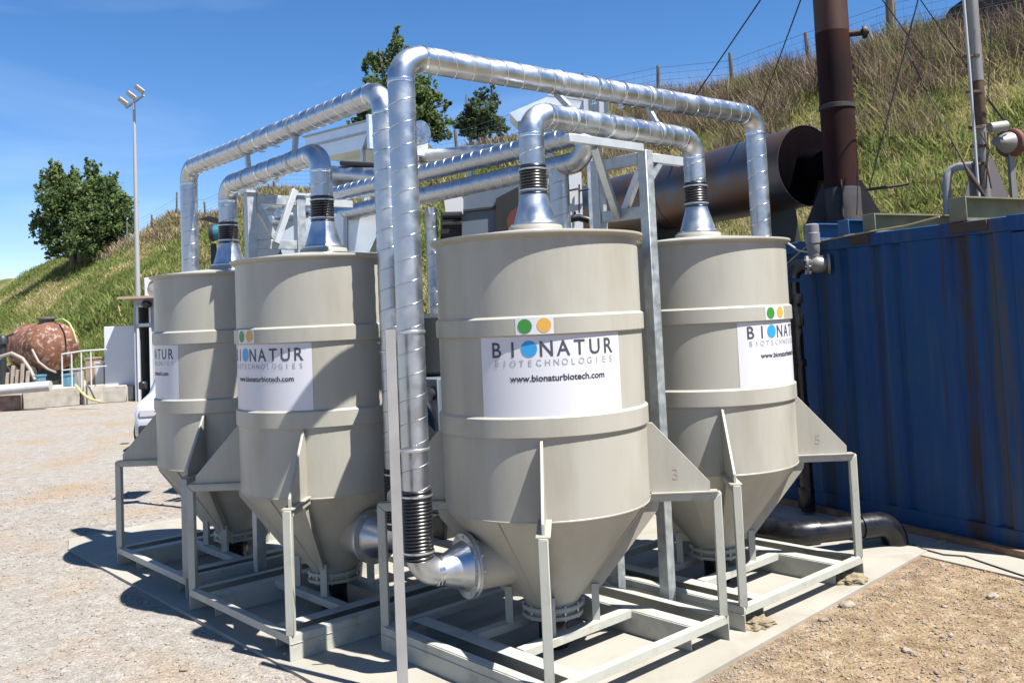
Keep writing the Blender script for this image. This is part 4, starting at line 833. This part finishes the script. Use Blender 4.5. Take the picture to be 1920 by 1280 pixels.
def tree(name, base, blobs, Y, nl, size, mats, label, stems=1, tr=.16, group=None):
    """blobs: (px, py, r_px, stretch) outline of the crown; each becomes a 3D cluster with depth"""
    t = empty(name, base, label, 'tree', group); m_ = MB(); cs = []
    for (px, py, rp_, sy) in blobs:
        c = at(px, py, Y+RNG.uniform(-.5, .5)*rp_*Y/F_PX*1.6); cs.append((c, rp_*Y/F_PX, sy))
    cen = sum((c for c, _, _ in cs), V3(0, 0, 0))/len(cs)
    zs = [c.z for c, _, _ in cs]; zlo, zhi = min(zs), max(zs)
    ends = []
    for k in range(stems):
        b0 = base+V3((k-(stems-1)/2)*.35, 0, -.2); top = V3(cen.x+(k-(stems-1)/2)*.9, cen.y, zhi*.85+zlo*.15)
        pts = [b0.lerp(top, q)+V3(math.sin(q*5+k)*.10, math.cos(q*4+k)*.08, 0)*(q > 0) for q in np.linspace(0, 1, 7)]
        m_.tube(pts, [tr*(1-.8*q) for q in np.linspace(0, 1, 7)], 10); ends.append(pts)
    m_.build('trunk', BARK, t); m_ = MB()
    for c, r_, sy in cs:
        pts = min((p for p in ends), key=lambda p: (p[3]-c).length); a_ = min(pts[1:6], key=lambda p: abs(p.z-(c.z-r_*.9))); mid = a_.lerp(c, .55)+V3(0, 0, -.08*r_)
        m_.tube([a_, mid, c], [tr*.38, tr*.22, tr*.06], 6)
        for _ in range(5):
            d_ = V3(*RNG.normal(0, 1, 3)).normalized(); m_.tube([mid, c+d_*r_*.75], [tr*.15, .01], 4)
    m_.build('limbs', BARK, t)
    vol = np.array([r_**2.2*sy for _, r_, sy in cs]); cnt = (nl*vol/vol.sum()).astype(int); Ps = []; Ns = []; ms = []
    for (c, r_, sy), n in zip(cs, cnt):
        tw = max(8, n//20); tc_ = RNG.normal(0, 1, (tw, 3)); tc_ /= np.linalg.norm(tc_, axis=1)[:, None]; tc_ = tc_*(RNG.random(tw)**.5*1.12)[:, None]
        i_ = RNG.integers(0, tw, n); p = tc_[i_]+RNG.normal(0, .12, (n, 3)); nrm = p/(np.linalg.norm(p, axis=1)[:, None]+1e-6)
        p = p*np.array([1, 1, sy])*r_; Ps.append(p+np.array(c)); Ns.append(nrm); ms.append(np.where(RNG.random(n) < .5+.25*np.sin(i_*2.1), 0, 1))
    P_ = np.concatenate(Ps)-np.array(base); lf = leaves(P_, np.concatenate(Ns), size, mats, t, mi=np.concatenate(ms)); lf.name = 'crown'
    return t
L1 = leafmat('leaf_dark', (.08, .14, .06), (.15, .22, .08), .55); L2 = leafmat('leaf_mid', (.20, .29, .10), (.30, .39, .13), .55); L3 = leafmat('leaf_grey_green', (.10, .15, .10), (.17, .22, .13), .5)
bt = V3(-25.04, 51.25, 5.6)
tree('broad_tree', bt, [(100, 335, 20, 1.5), (125, 350, 26, 1.3), (172, 332, 16, 1.6), (160, 365, 32, 1.2), (200, 362, 28, 1.2), (225, 385, 26, 1.1), (95, 385, 28, 1.1), (135, 400, 38, 1), (185, 410, 40, 1), (228, 425, 24, 1.1), (85, 428, 24, 1), (120, 448, 34, .9), (165, 455, 38, .9), (210, 452, 28, .9), (70, 412, 10, 1), (245, 400, 8, 1.2), (96, 312, 7, 2), (112, 322, 8, 2), (165, 312, 7, 2.2), (182, 318, 7, 2), (215, 335, 8, 1.6), (72, 352, 7, 1.4), (80, 372, 9, 1.3), (62, 402, 6, 1), (78, 452, 12, .8), (92, 474, 14, .7), (100, 345, 14, 1.6), (140, 335, 10, 2)], 51, 30000, .20, [L1, L2], 'broad dark green multi-stemmed tree on the slope at the left', stems=3, tr=.20)
def crest_pt(px, Y): p = at(px, 280, Y); return V3(p.x, p.y, float(terr(p.x, p.y))-.1)
pb_ = crest_pt(765, 31.5)
tree('poplar_tree', pb_, [(744, 62, 9, 1.4), (748, 78, 11, 1.4), (733, 100, 13, 1.3), (755, 110, 16, 1.3), (712, 112, 14, 1), (706, 128, 12, 1), (740, 140, 24, 1.2), (765, 165, 26, 1.2), (715, 160, 16, 1), (785, 195, 28, 1.1), (745, 200, 30, 1.1), (815, 185, 16, 1), (835, 195, 10, 1), (700, 205, 20, 1), (680, 225, 14, 1), (815, 235, 26, 1), (770, 245, 32, 1), (725, 240, 26, 1), (832, 250, 14, 1), (692, 118, 15, 1.2), (700, 160, 18, 1.1), (672, 190, 14, 1), (690, 225, 22, 1), (665, 235, 14, .8), (730, 180, 22, 1.2), (800, 165, 18, 1.2), (790, 225, 28, 1)], 31.5, 26000, .13, [L1, L2], 'taller leafy tree rising behind the ducts with a narrow top', stems=2, tr=.13)
pb2_ = crest_pt(885, 32.5)
tree('airy_tree', pb2_, [(924, 160, 7, .8), (902, 180, 15, 1), (925, 188, 14, .9), (888, 200, 17, .9), (912, 210, 24, .8), (880, 225, 24, .7), (922, 232, 24, .7), (862, 232, 16, .6), (945, 240, 14, .7), (900, 250, 22, .6), (905, 225, 26, .8), (885, 245, 22, .7), (940, 258, 14, .6), (872, 240, 16, .6)], 32.5, 10000, .11, [L1, L3], 'smaller airy grey-green tree right of the tall one, trunk bare below', stems=2, tr=.09)

# ---------------------------------------------------------------- fence on the crest
WOOD = mat('post_wood', (.15, .115, .09), .85, col2=(.24, .20, .17), scale=8, stretch=(1, 1, .3)); WIREM = mat('fence_wire', (.16, .18, .22), .6, .4)
def crest(t, w_=20.0): x, y = (w_-t)*.70711, (w_+t)*.70711; return V3(x, y, float(terr(x, y)))
fn = empty('wire_fence', crest(12), 'post and wire-mesh fence running along the top of the bank', 'fence')
tl_ = [2.2, 5.2, 8.2, 10.2, 12.3, 14.6, 17.2, 20, 23, 26, 29, 32, 35, 38.3, 41.5, 44.6, 47.6, 51, 55]
hts = {8.2: 1.50, 10.2: .95, 12.3: 1.15, 14.6: 1.0}
for t_ in tl_:
    p = crest(t_); h = hts.get(t_, 1.05+.2*math.sin(t_*3)); r_ = .12 if t_ == 8.2 else .055; m_ = MB(); tx = V3(math.sin(t_)*.04, 0, 0)
    m_.tube([p-Z*.3, p+Z*h*.5+tx*.4, p+Z*h+tx], [r_, r_*.95, r_*.85], 8); m_.build('fence_post', WOOD, fn)
m_ = MB()
for hh in (.12, .28, .44, .60, .78, .95):
    m_.tube([crest(t_)+Z*hh for t_ in tl_], .004 if hh != .95 else .006, 4, caps=False)
for t_ in np.arange(2.2, 40, .3): p = crest(t_); m_.tube([p+Z*.1, p+Z*.95], .002, 3, caps=False)
o = m_.build('wire_mesh', WIREM, fn); o['kind'] = 'stuff'
rl = empty('pipe_rail', crest(6, 19.6), 'pair of dark rails climbing behind the thick chimney towards the top right', 'rail')
for ya, yb in ((95, 22), (117, 72)):
    m_ = MB(); m_.tube([at(1560, ya+11, 21.3), at(1680, (ya*.55+yb*.45)+6, 20.2), at(1810, yb, 19.2), at(1960, yb-40, 18)], .016, 8); m_.build('rail_bar', DARK, rl)
for x, y in ((1758, 62), (1912, 30)):
    p = at(x, y, 19.6 if x < 1800 else 18.4); m_ = MB(); m_.tube([p-Z*1.0, p+Z*.25], .04, 8); m_.build('rail_post', WOOD, rl)
wd = empty('roofed_shelter', crest(6.2, 19.9), 'dark tilted shelter roof on the crest at the top right corner', 'shelter')
wedge(wd, [(1786, 78), (1846, -30), (1990, -60), (1990, 36), (1870, 60)], 18.9, 1.6, mat('tarred_felt', (.015, .016, .02), .95, col2=(.025, .025, .03), scale=4, spec=.05), 'roof_slab')
for x in (1840, 1905, 1960): p = at(x, 62, 19.3); m_ = MB(); m_.tube([p-Z*.9, p+Z*.3], .06, 8); m_.build('post', WOOD, wd)

# ---------------------------------------------------------------- floodlight mast
LB = V3(-13.2, 31, GZ); lm = empty('floodlight_mast', LB, 'tall slender mast with three floodlights on the left', 'light mast')
ltop = at(250, 192, 31).z; LX = at(251, 192, 31).x; m_ = MB(); m_.tube([V3(LX, 31, GZ), V3(LX, 31, ltop*.5), V3(LX, 31, ltop)], [.10, .08, .045], 14); m_.build('pole', mat('mast_grey', (.55, .55, .56), .5, .3), lm)
xa = V3(.85, -.5, .30).normalized()
m_ = MB(); m_.bar(V3(LX, 31, ltop)-xa*.45, V3(LX, 31, ltop)+xa*.55, .06, .06); m_.build('cross_bar', GALVS, lm)
for k in (-.42, .05, .52):
    c = V3(LX, 31, ltop+.12)+xa*k; ez = V3(-.55, -.35, .5).normalized(); e1 = xa.cross(ez).normalized(); e2 = ez.cross(e1)
    m_ = MB(); m_.box(c+ez*.14, .20, .09, .34, e2, e1, ez); m_.build('floodlight', mat('lamp_alu', (.30, .31, .32), .4, .7), lm, bevel=.02)
    m_ = MB(); m_.box(c+ez*.14-e1*.047, .16, .008, .28, e2, e1, ez); m_.build('lamp_glass', mat('lamp_glass', (.20, .13, .09), .2), lm)

# ---------------------------------------------------------------- cabin with its open door
CW = mat('cabin_wall', (.42, .45, .50), .7, col2=(.48, .51, .55), scale=3); TRIM = mat('white_trim', (.80, .80, .80), .5)
cbx = at_z(254, 751, 0); ex = V3(1, .12, 0).normalized(); ey = V3(-.12, 1, 0).normalized(); cabn = empty('site_cabin', cbx, 'pale site cabin with an open doorway behind the far left tank', 'cabin')
def cq(a, b, z): return cbx+ex*a+ey*b+Z*z
px2m = cbx.y/F_PX; Hc = 2.98; d0, d1 = 9*px2m, 28*px2m
for a0_, a1_, z0_, z1_ in ((0, d0, GZ, Hc), (d1, 3.2, GZ, Hc), (d0, d1, 2.72, Hc), (d0, d1, 2.14, 2.24)):
    m_ = MB(); m_.box(cq((a0_+a1_)/2, .05, (z0_+z1_)/2), a1_-a0_, .10, z1_-z0_, ex, ey); m_.build('front_wall', CW, cabn)
m_ = MB(); m_.box(cq(.05, 1.6, (GZ+Hc)/2), .10, 3.0, Hc-GZ, ex, ey); m_.build('side_wall', CW, cabn)
m_ = MB(); m_.box(cq(1.6, 3.1, (GZ+Hc)/2), 3.2, .1, Hc-GZ, ex, ey); m_.build('back_wall', CW, cabn)
m_ = MB(); m_.box(cq(1.5, 1.5, Hc+.03), 3.7, 3.7, .07, ex, ey); m_.build('roof', mat('roof_edge', (.50, .36, .27), .7), cabn)
wf = MB()
for a_, z_, sx, sz in ((d0-.03, 2.48, .06, .60), (d1+.03, 2.48, .06, .60), ((d0+d1)/2, 2.76, d1-d0+.1, .06), ((d0+d1)/2, 2.20, d1-d0+.1, .09)): wf.box(cq(a_, -.02, z_), sx, .05, sz, ex, ey)
wfo = wf.build('window_frame', TRIM, cabn); m_ = MB(); m_.box(cq((d0+d1)/2, .03, 2.48), d1-d0, .01, .48, ex, ey); m_.build('pane', mat('window_glass', (.10, .12, .16), .1, spec=.8), wfo)
m_ = MB()
for a_ in (d0-.02, d1+.03): m_.box(cq(a_, -.02, 1.05), .06, .05, 2.15, ex, ey)
m_.build('door_frame', TRIM, cabn)
m_ = MB(); m_.lathe([(.001, 0), (.13, .02), (.15, .12), (.09, .18), (.001, .2)], cq(d1-.02, -.12, 2.88), -Z+V3(0, -.4, 0), seg=16); m_.build('wall_lamp', DARK, cabn)
p0, p1 = at_z(198, 751.5, 0), at_z(255, 748.5, 0); dd_ = (p1-p0); wdt = dd_.length; dd_.normalize(); nn_ = Z.cross(dd_); hD = at(226, 611, (p0.y+p1.y)/2).z
do = MB(); do.box((p0+p1)/2+Z*(hD/2+.01), wdt, .05, hD-.02, dd_, nn_); dob = do.build('open_door', mat('door_white', (.80, .83, .86), .5, col2=(.85, .87, .9), scale=2), cabn, bevel=.01)
for k_, (x, w_) in enumerate(((203, .03), (211, .09))):
    c = at(x, 683, (p0.y+p1.y)/2-.06*0); c = p0+dd_*((c-p0).dot(dd_))-nn_*.035*(1 if nn_.y > 0 else -1)+Z*c.z-Z*p0.z*0; c.z = at(x, 682, p0.y).z
    m_ = MB(); m_.box(c, w_, .03, .10 if k_ == 0 else .05, dd_, nn_); m_.build('handle', DARK, dob)
acu = empty('air_conditioner', cq(.9, .8, Hc+.06), 'white air-conditioning unit on the cabin roof', 'air conditioner')
m_ = MB(); m_.box(cq(.62, .5, Hc+.07+.28), .80, .35, .56, ex, ey); m_.build('casing', TRIM, acu, bevel=.02)
m_ = MB(); m_.lathe([(.001, 0), (.20, .0), (.21, .02), (.19, .03)], cq(.55, .31, Hc+.36), -ey, seg=24); m_.build('fan_grille', mat('grille_grey', (.35, .35, .36), .5), acu)

# ---------------------------------------------------------------- white car, nose towards us
CARP = mat('car_white', (.72, .73, .78), .25, coat=.6); GLASS = mat('car_glass', (.02, .025, .03), .08, spec=.8); TYRE = mat('tyre', (.03, .028, .027), .85)
hd = V3(.17, -.985, 0).normalized(); sd_ = V3(-hd.y, hd.x, 0)     # sd_: towards the car's left side = away to the right in view
corner = V3(-6.66, 15.35, GZ); ct_ = corner+sd_*.84-hd*0; car = empty('parked_car', ct_-hd*1.9, 'white car nose-on behind the far left tank, one front wheel showing', 'car')
def cp(f, s, z): return ct_-hd*f+sd_*s+Z*z
prof = [(.02, .30), (.0, .45), (.03, .66), (.25, .80), (.95, .95), (1.10, .98), (1.75, 1.42), (2.9, 1.46), (3.6, 1.05), (3.85, .95), (3.9, .40), (3.8, .24), (.15, .22)]
lo = [p for p in prof]
m_ = MB(); secs = [(-.84, .0, 0), (-.80, .03, .02), (.80, .03, .02), (.84, .0, 0)]
vs = []
for s_, _, _ in ((-.84, 0, 0), (-.74, 0, 0), (.74, 0, 0), (.84, 0, 0)):
    for f_, z_ in prof:
        inset = 0 if abs(s_) < .8 else 1; zz = z_ if inset == 0 else (z_ if z_ < .9 else .90+(z_-.90)*.0)
        ff = f_ if inset == 0 else f_+(.10 if f_ < 1 else -.08 if f_ > 3.5 else 0); vs.append(cp(ff, s_, zz-GZ+GZ))
n_ = len(prof); fs = [(j*n_+i, j*n_+(i+1) % n_, (j+1)*n_+(i+1) % n_, (j+1)*n_+i) for j in range(3) for i in range(n_)]+[tuple(range(n_-1, -1, -1)), tuple(range(3*n_, 4*n_))]
m_.add(vs, fs); m_.build('body', CARP, car, angle=50)
m_ = MB(); m_.add([cp(1.16, -.68, 1.00), cp(1.16, .68, 1.00), cp(1.74, .60, 1.40), cp(1.74, -.60, 1.40)], [(0, 1, 2, 3)]); m_.build('windscreen', GLASS, car)
for s_ in (-1, 1):
    m_ = MB(); m_.add([cp(1.25, s_*.80, .97), cp(3.45, s_*.80, .97), cp(2.9, s_*.755, 1.40), cp(1.80, s_*.755, 1.40)], [(0, 1, 2, 3)]); m_.build('side_window', GLASS, car)
    m_ = MB(); m_.box(cp(1.2, s_*.95, 1.06), .16, .12, .14, hd, sd_); m_.build('door_mirror', mat('mirror_black', (.02, .02, .025), .4), car, bevel=.02)
    m_ = MB(); m_.box(cp(.06, s_*.60, .66), .12, .30, .14, hd, sd_); m_.build('headlight', mat('lamp_clear', (.6, .62, .66), .1), car, bevel=.02)
    for f_ in (.72, 3.15):
        w_ = empty('wheel', cp(f_, s_*.75, .30), None, None); del_ = w_; w_.parent = car; w_.matrix_parent_inverse = car.matrix_world.inverted(); bpy.context.view_layer.update()
        axl = (sd_*s_+hd*(.35 if f_ < 1 else 0)*s_).normalized()
        m_ = MB(); m_.lathe([(.20, -.09), (.29, -.09), (.31, -.06), (.31, .06), (.29, .09), (.20, .09)], cp(f_, s_*.77, .30), axl, seg=28); m_.build('tyre', TYRE, w_)
        m_ = MB(); m_.lathe([(.001, .05), (.08, .07), (.10, .04), (.18, .05), (.205, .085)], cp(f_, s_*.77, .30), axl, seg=20); m_.build('rim', mat('rim_dark', (.10, .10, .11), .4, .5), w_)
m_ = MB(); m_.box(cp(.0, 0, .38), .10, 1.5, .16, hd, sd_); m_.build('bumper', mat('bumper_black', (.03, .03, .03), .6), car, bevel=.02)

# ---------------------------------------------------------------- yard edge on the left
m_ = MB(); yp = [at_z(-160, 780, 0), at_z(0, 769, 0), at_z(135, 758, 0), at_z(250, 750, 0), V3(-14, 34, 0), V3(-30, 46, 0)]
for p in yp: p.z = 0
ZY = .42
m_.add([p+Z*ZY for p in yp]+[p-Z*.1 for p in yp], [tuple(range(6))]+[(i, 6+i, 6+(i+1) % 6, (i+1) % 6) for i in range(6)]); o = m_.build('yard_terrace', mat('terrace_earth', (.50, .45, .38), .9, col2=(.60, .56, .50), scale=2), smooth=False); tag(o, kind='structure')
WALLC = mat('old_block', (.44, .40, .34), .9, col2=(.54, .50, .44), scale=5, bump=.01, dirt=(.30, .26, .22), dscale=3)
kw = empty('block_wall', at_z(90, 762, 0), 'low wall of weathered concrete blocks along the yard at the left', 'wall')
for x0, x1, y0, y1, z1 in ((-60, 42, 773, 766, .40), (44, 150, 765, 757, .52), (151, 193, 757, 753, .52), (194, 240, 753, 750, .46)):
    a_, b__ = at_z(x0, y0, 0), at_z(x1, y1, 0); d_ = (b__-a_); ln = d_.length; d_.normalize(); q = Z.cross(d_); mid = (a_+b__)/2-q*.14*(-1 if q.y < 0 else 1)
    m_ = MB(); m_.box(mid+Z*((z1+GZ)/2), ln, .30, z1-GZ, d_, q); m_.build('block', WALLC if x0 > 0 else mat('red_block', (.22, .12, .10), .9, col2=(.34, .26, .22), scale=6), kw, bevel=.02)
m_ = MB(); m_.tube([at(-60, 736, 25.2), at(95, 723, 25.4)], .14, 16); o = m_.build('pale_pipe', mat('pale_concrete_pipe', (.52, .53, .52), .7, col2=(.62, .62, .60), scale=4)); tag(o, 'thick pale pipe lying on the low wall at the left edge', 'pipe')
gr = empty('guard_rail', at(150, 700, 26.5), 'white tubular guard rail beside the open door', 'railing')
rz = [at(x, y, 26.3) for x, y in ((116, 664), (155, 658), (200, 655))]
WR = mat('rail_white', (.70, .72, .70), .5)
m_ = MB(); m_.tube(rz, .025, 8); m_.build('top_rail', WR, gr); m_ = MB(); m_.tube([at(x, y, 26.3) for x, y in ((117, 694), (158, 690), (200, 686))], .018, 8); m_.build('mid_rail', WR, gr)
for x, y in ((116, 664), (134, 661), (152, 658), (170, 657)):
    p = at(x, y, 26.3); m_ = MB(); m_.tube([p, V3(p.x, p.y, ZY)], .022, 8); m_.build('upright', WR, gr)
# slurry tanker
tk = empty('slurry_tanker', at(88, 700, 30), 'rust-red cylindrical slurry tank on wheels in the yard', 'tanker')
RUSTT = mat('rust_red_tank', (.16, .055, .032), .8, col2=(.31, .125, .06), scale=2.6, detail=10, dirt=(.40, .34, .29), dscale=7, dlo=.54, dhi=.60, bump=.004)
tc0 = at(82, 650, 30); ax_ = V3(.80, -.60, 0)
m_ = MB(); m_.lathe([(.001, -1.35), (.45, -1.28), (.70, -1.12), (.78, -.95), (.78, .75), (.70, .95), (.45, 1.10), (.001, 1.18)], tc0, ax_, seg=36); m_.build('tank_shell', RUSTT, tk)
m_ = MB()
for k in (-.7, .2): m_.lathe([(.78, -.02), (.80, -.02), (.80, .02), (.78, .02)], tc0+ax_*k, ax_, seg=36)
m_.build('hoop', RUSTT, tk)
m_ = MB(); m_.lathe([(.24, 0), (.24, .16), (.30, .17), (.30, .21), (.001, .24)], tc0+Z*.73+ax_*.25, Z, seg=20); m_.build('hatch', mat('hatch_grey', (.14, .13, .12), .7), tk)
for k in (-.75, .65):
    m_ = MB(); m_.box(V3(tc0.x, tc0.y, (ZY+tc0.z-.6)/2+.1)+ax_*k, .18, .9, tc0.z-.6-ZY+.2, ax_, Z.cross(ax_)); m_.build('cradle', DARK, tk)
    m_ = MB(); m_.lathe([(.02, -.1), (.30, -.1), (.34, 0), (.30, .1), (.02, .1)], V3(tc0.x, tc0.y, ZY+.34)+ax_*k+V3(-.45, -.6, 0), V3(.6, .8, 0), seg=20); m_.build('wheel', TYRE, tk)
m_ = MB(); m_.tube([at(100, 612, 29.6), at(104, 601, 29.5), at(118, 598, 29.4), at(130, 606, 29.3), at(138, 622, 29.2), at(144, 642, 29.2)], .03, 8); o = m_.build('green_hose', mat('hose_green', (.42, .55, .22), .5)); tag(o, 'thin green hose arching off the top of the rusty tank', 'hose')
m_ = MB(); m_.tube([at(-20, 690, 27.5), at(2, 668, 27.5), at(22, 662, 27.5), at(42, 672, 27.5), at(56, 692, 27.5), at(66, 712, 27.4)], .055, 10); o = m_.build('suction_hose', mat('hose_tan', (.38, .34, .29), .6)); tag(o, 'thick tan hose looping in the yard at the left edge', 'hose')
m_ = MB(); m_.tube([at(60, 655, 28.5), at(72, 678, 28.4), at(90, 692, 28.3), at(105, 698, 28.2)], .035, 8); o = m_.build('suction_hose', mat('hose_tan', (.38, .34, .29), .6)); tag(o, 'thinner tan hose hanging across the belly of the rusty tank', 'hose')
m_ = MB(); m_.tube([at(142, 722, 25.2), at(150, 732, 25.0), at(160, 742, 24.9), at(172, 749, 24.8), at(190, 753, 24.7)], .035, 8); o = m_.build('yellow_hose', mat('hose_yellow', (.66, .58, .24), .5)); tag(o, 'yellow hose hanging over the block wall to the ground', 'hose')
pmp = empty('hand_pump', at(5, 690, 28.5), 'black upright pump at the far left edge of the yard', 'pump')
m_ = MB(); a_ = at(5, 640, 28.5); m_.tube([V3(a_.x, a_.y, ZY), a_], .10, 12); m_.lathe([(.001, 0), (.16, .02), (.16, .2), (.10, .28), (.001, .3)], a_-Z*.1, Z, seg=16); m_.build('pump_body', DARK, pmp)
m_ = MB(); m_.bar(a_+Z*.1, a_+V3(.35, 0, .22), .05, .05); m_.build('pump_handle', DARK, pmp)
for x0, x1, y0, y1, Yc, mt_, lab in ((166, 184, 669, 712, 28, mat('crate_brown', (.42, .28, .20), .8, col2=(.52, .38, .29), scale=5), 'brown crate behind the white guard rail'), (184, 200, 677, 700, 27.6, mat('crate_white', (.7, .68, .66), .7), 'white box beside the brown crate by the open door'), (122, 134, 700, 716, 27.5, mat('drum_blue', (.12, .30, .42), .5), 'blue box low behind the left end of the guard rail'), (68, 80, 702, 716, 27.6, mat('drum_blue', (.12, .3, .42), .5), 'blue box on the wall beneath the rusty tank'), (140, 152, 690, 712, 28.5, mat('crate_grey', (.40, .37, .36), .8), 'grey crate between the guard rail uprights')):
    a_, b__ = at(x0, y1, Yc), at(x1, y0, Yc); cbk = empty('crate', V3((a_.x+b__.x)/2, Yc, ZY), lab, 'crate', 'crates in the yard')
    w__ = b__.x-a_.x; hh = b__.z-ZY; m_ = MB(); m_.box(V3((a_.x+b__.x)/2, Yc, ZY+hh/2), w__, .4, hh); m_.build('crate_body', mt_, cbk, bevel=.015)
    m_ = MB(); m_.box(V3((a_.x+b__.x)/2, Yc, ZY+hh-.03), w__+.03, .43, .05); m_.build('crate_rim', mt_, cbk)
for k, (x, h) in enumerate(((12, .55), (22, .75), (30, .62), (40, .8), (50, .58))):
    a_ = at(x, 716, 27.2); m_ = MB(); m_.bar(V3(a_.x, a_.y, ZY), V3(a_.x+.05, a_.y, ZY+h), .10, .06); o = m_.build('timber_offcut', mat('offcut', (.42, .34, .29), .85, col2=(.55, .46, .38), scale=6)); tag(o, ['short timber offcut, leftmost of the row under the tan hose', 'timber offcut second from the left under the tan hose', 'middle timber offcut under the tan hose', 'tallest timber offcut under the tan hose', 'rightmost timber offcut under the tan hose'][k], 'timber', 'timber offcuts stood in the yard')
# ---------------------------------------------------------------- loose stones, straw and sand
def stones(name, n, region, smin, smax, mats, probs):
    x, y = region(n); n = len(x); s_ = smin*(smax/smin)**(RNG.random(n)**2.2)
    base = np.array([(1, 0, 0), (-1, 0, 0), (0, 1, 0), (0, -1, 0), (0, 0, 1), (0, 0, -1), (.6, .6, .5), (-.6, .5, .6), (.5, -.6, .55), (-.55, -.55, .5)], float)
    fcs = np.array([(0, 6, 4), (6, 2, 4), (2, 7, 4), (7, 1, 4), (1, 9, 4), (9, 3, 4), (3, 8, 4), (8, 0, 4), (0, 2, 6), (2, 1, 7), (1, 3, 9), (3, 0, 8), (0, 5, 2), (2, 5, 1), (1, 5, 3), (3, 5, 0)])
    k = len(base); a_ = RNG.random(n)*6.283; sc_ = RNG.uniform(.6, 1.1, (n, 1, 3))*np.array([1, .8, .55]); v = base[None]*sc_*(1+RNG.normal(0, .12, (n, k, 1)))
    ca, sa = np.cos(a_)[:, None], np.sin(a_)[:, None]; v = np.stack([v[..., 0]*ca-v[..., 1]*sa, v[..., 0]*sa+v[..., 1]*ca, v[..., 2]], -1)*s_[:, None, None]
    z = gz(x, y)+s_*.12; v += np.stack([x, y, z], 1)[:, None]
    f = (fcs[None]+(np.arange(n)*k)[:, None, None]).reshape(-1, 3); mi = np.repeat(RNG.choice(len(mats), n, p=probs), len(fcs))
    o = raw(name, v.reshape(-1, 3), f, mats, None, mi); tag(o, kind='stuff'); return o
S_A = mat('stone_pale', (.33, .275, .215), .9, col2=(.42, .36, .29), scale=30); S_B = mat('stone_tan', (.26, .20, .14), .9, col2=(.35, .28, .20), scale=30); S_C = mat('stone_grey', (.22, .20, .19), .9, col2=(.30, .28, .26), scale=30)
fv = np.array(V)[:2]; fu = np.array(U)[:2]; ta = np.array(TA)[:2]
def right_region(n):
    x = RNG.uniform(.2, 5.2, n); y = RNG.uniform(3.2, 8.2, n); q = np.stack([x, y], 1)-ta; vv = q@fv; off = (np.stack([x, y], 1)-np.array(G0)[:2])@np.array(NN)[:2]; k = (vv < -1.0) & (off < -.6); return x[k], y[k]
def left_region(n):
    x = RNG.uniform(-7.5, -.5, n); y = 3.0+9.5*RNG.random(n)**1.5; q = np.stack([x, y], 1)-ta; uu = q@fu; k = (uu < -1.33) | ((q@fv) > 5.9); k &= np.abs(x) < y*.62; return x[k], y[k]
stones('gravel_stones', 24000, right_region, .0038, .019, [S_A, S_B, S_C], [.28, .57, .15])
stones('gravel_stones', 160, right_region, .016, .036, [S_A, S_B], [.5, .5])
stones('gravel_stones', 26000, left_region, .0045, .020, [S_A, S_B, S_C], [.65, .2, .15])
def edge_region(n):
    s_ = RNG.uniform(-1.3, 3.4, n); o_ = RNG.exponential(.05, n); p = ta+np.outer(s_, fu)+np.outer(-.99+.065*s_/1.7*.9-o_-.0, fv); return p[:, 0], p[:, 1]
stones('gravel_stones', 1800, edge_region, .004, .016, [S_A, S_B, S_C], [.4, .4, .2])
def straw_pts(n):
    x, y = right_region(n); k = vnoise(x, y, .9, 33) > .02; x, y = x[k], y[k]; return np.stack([x, y, gz(x, y)+.004], 1)
blades('dry_straw', 5200, straw_pts, .018, .0035, 6.0, [G3, G2], lambda P0: RNG.choice([0, 1], len(P0), p=[.85, .15]), per=4, spread=.05)
rocks = [(1590, 1137, .055, 'flat pale rock, the largest on the soil right of the pad'), (1765, 1020, .06, 'brown rock at the end of the pad beside the black elbow'), (1700, 1222, .035, 'small rock low on the right-hand soil'), (1545, 1165, .035, 'small rock close to the pad edge below the flat pale one'), (1862, 1120, .05, 'rounded pale stone near the right edge of the picture'), (345, 1258, .035, 'tan rock on the gravel at the lower left')]
for k, (px, py, s_, lab) in enumerate(rocks):
    c = at_z(px, py, GZ); bm = bmesh.new(); bmesh.ops.create_icosphere(bm, subdivisions=3, radius=1)
    for v_ in bm.verts:
        n_ = v_.co.normalized(); q = 1+.22*math.sin(n_.x*4+k)*math.cos(n_.y*3.3+k*2)+.10*math.sin(n_.z*9+n_.x*7+k); v_.co = V3(n_.x*s_*q, n_.y*s_*.75*q, n_.z*s_*.42*q)
    me = bpy.data.meshes.new('rock'); bm.to_mesh(me); bm.free(); me.materials.append([S_A, S_B][k % 2]); me.shade_smooth(); o = bpy.data.objects.new('rock', me); C.objects.link(o); o.location = (c.x, c.y, float(gz(c.x, c.y))+s_*.2); o.rotation_euler.z = k; tag(o, lab, 'rock')
SAND = mat('sand', (.23, .18, .11), .95, col2=(.33, .27, .17), scale=18, bump=.003)
for tk_, uu_, lab in ((TD, -.595, 'little heap of sand in the left fork pocket of the tank by the container'), (TD, .595, 'little heap of sand in the right fork pocket of the tank by the container')):
    c = tk_+U*uu_-V*.70; bm = bmesh.new(); bmesh.ops.create_icosphere(bm, subdivisions=4, radius=1)
    for v_ in bm.verts:
        n_ = v_.co.copy(); q = 1+.22*math.sin(n_.x*9+uu_*7)*math.cos(n_.y*8)+RNG.normal(0, .05); v_.co = V3(n_.x*.13*q, n_.y*.12*q, max(n_.z, -.1)*.045*q)
    me = bpy.data.meshes.new('sand_heap'); bm.to_mesh(me); bm.free(); me.materials.append(SAND); o = bpy.data.objects.new('sand_heap', me); C.objects.link(o); o.location = (c.x, c.y, .004); o.rotation_euler.z = TH; tag(o, lab, 'sand')
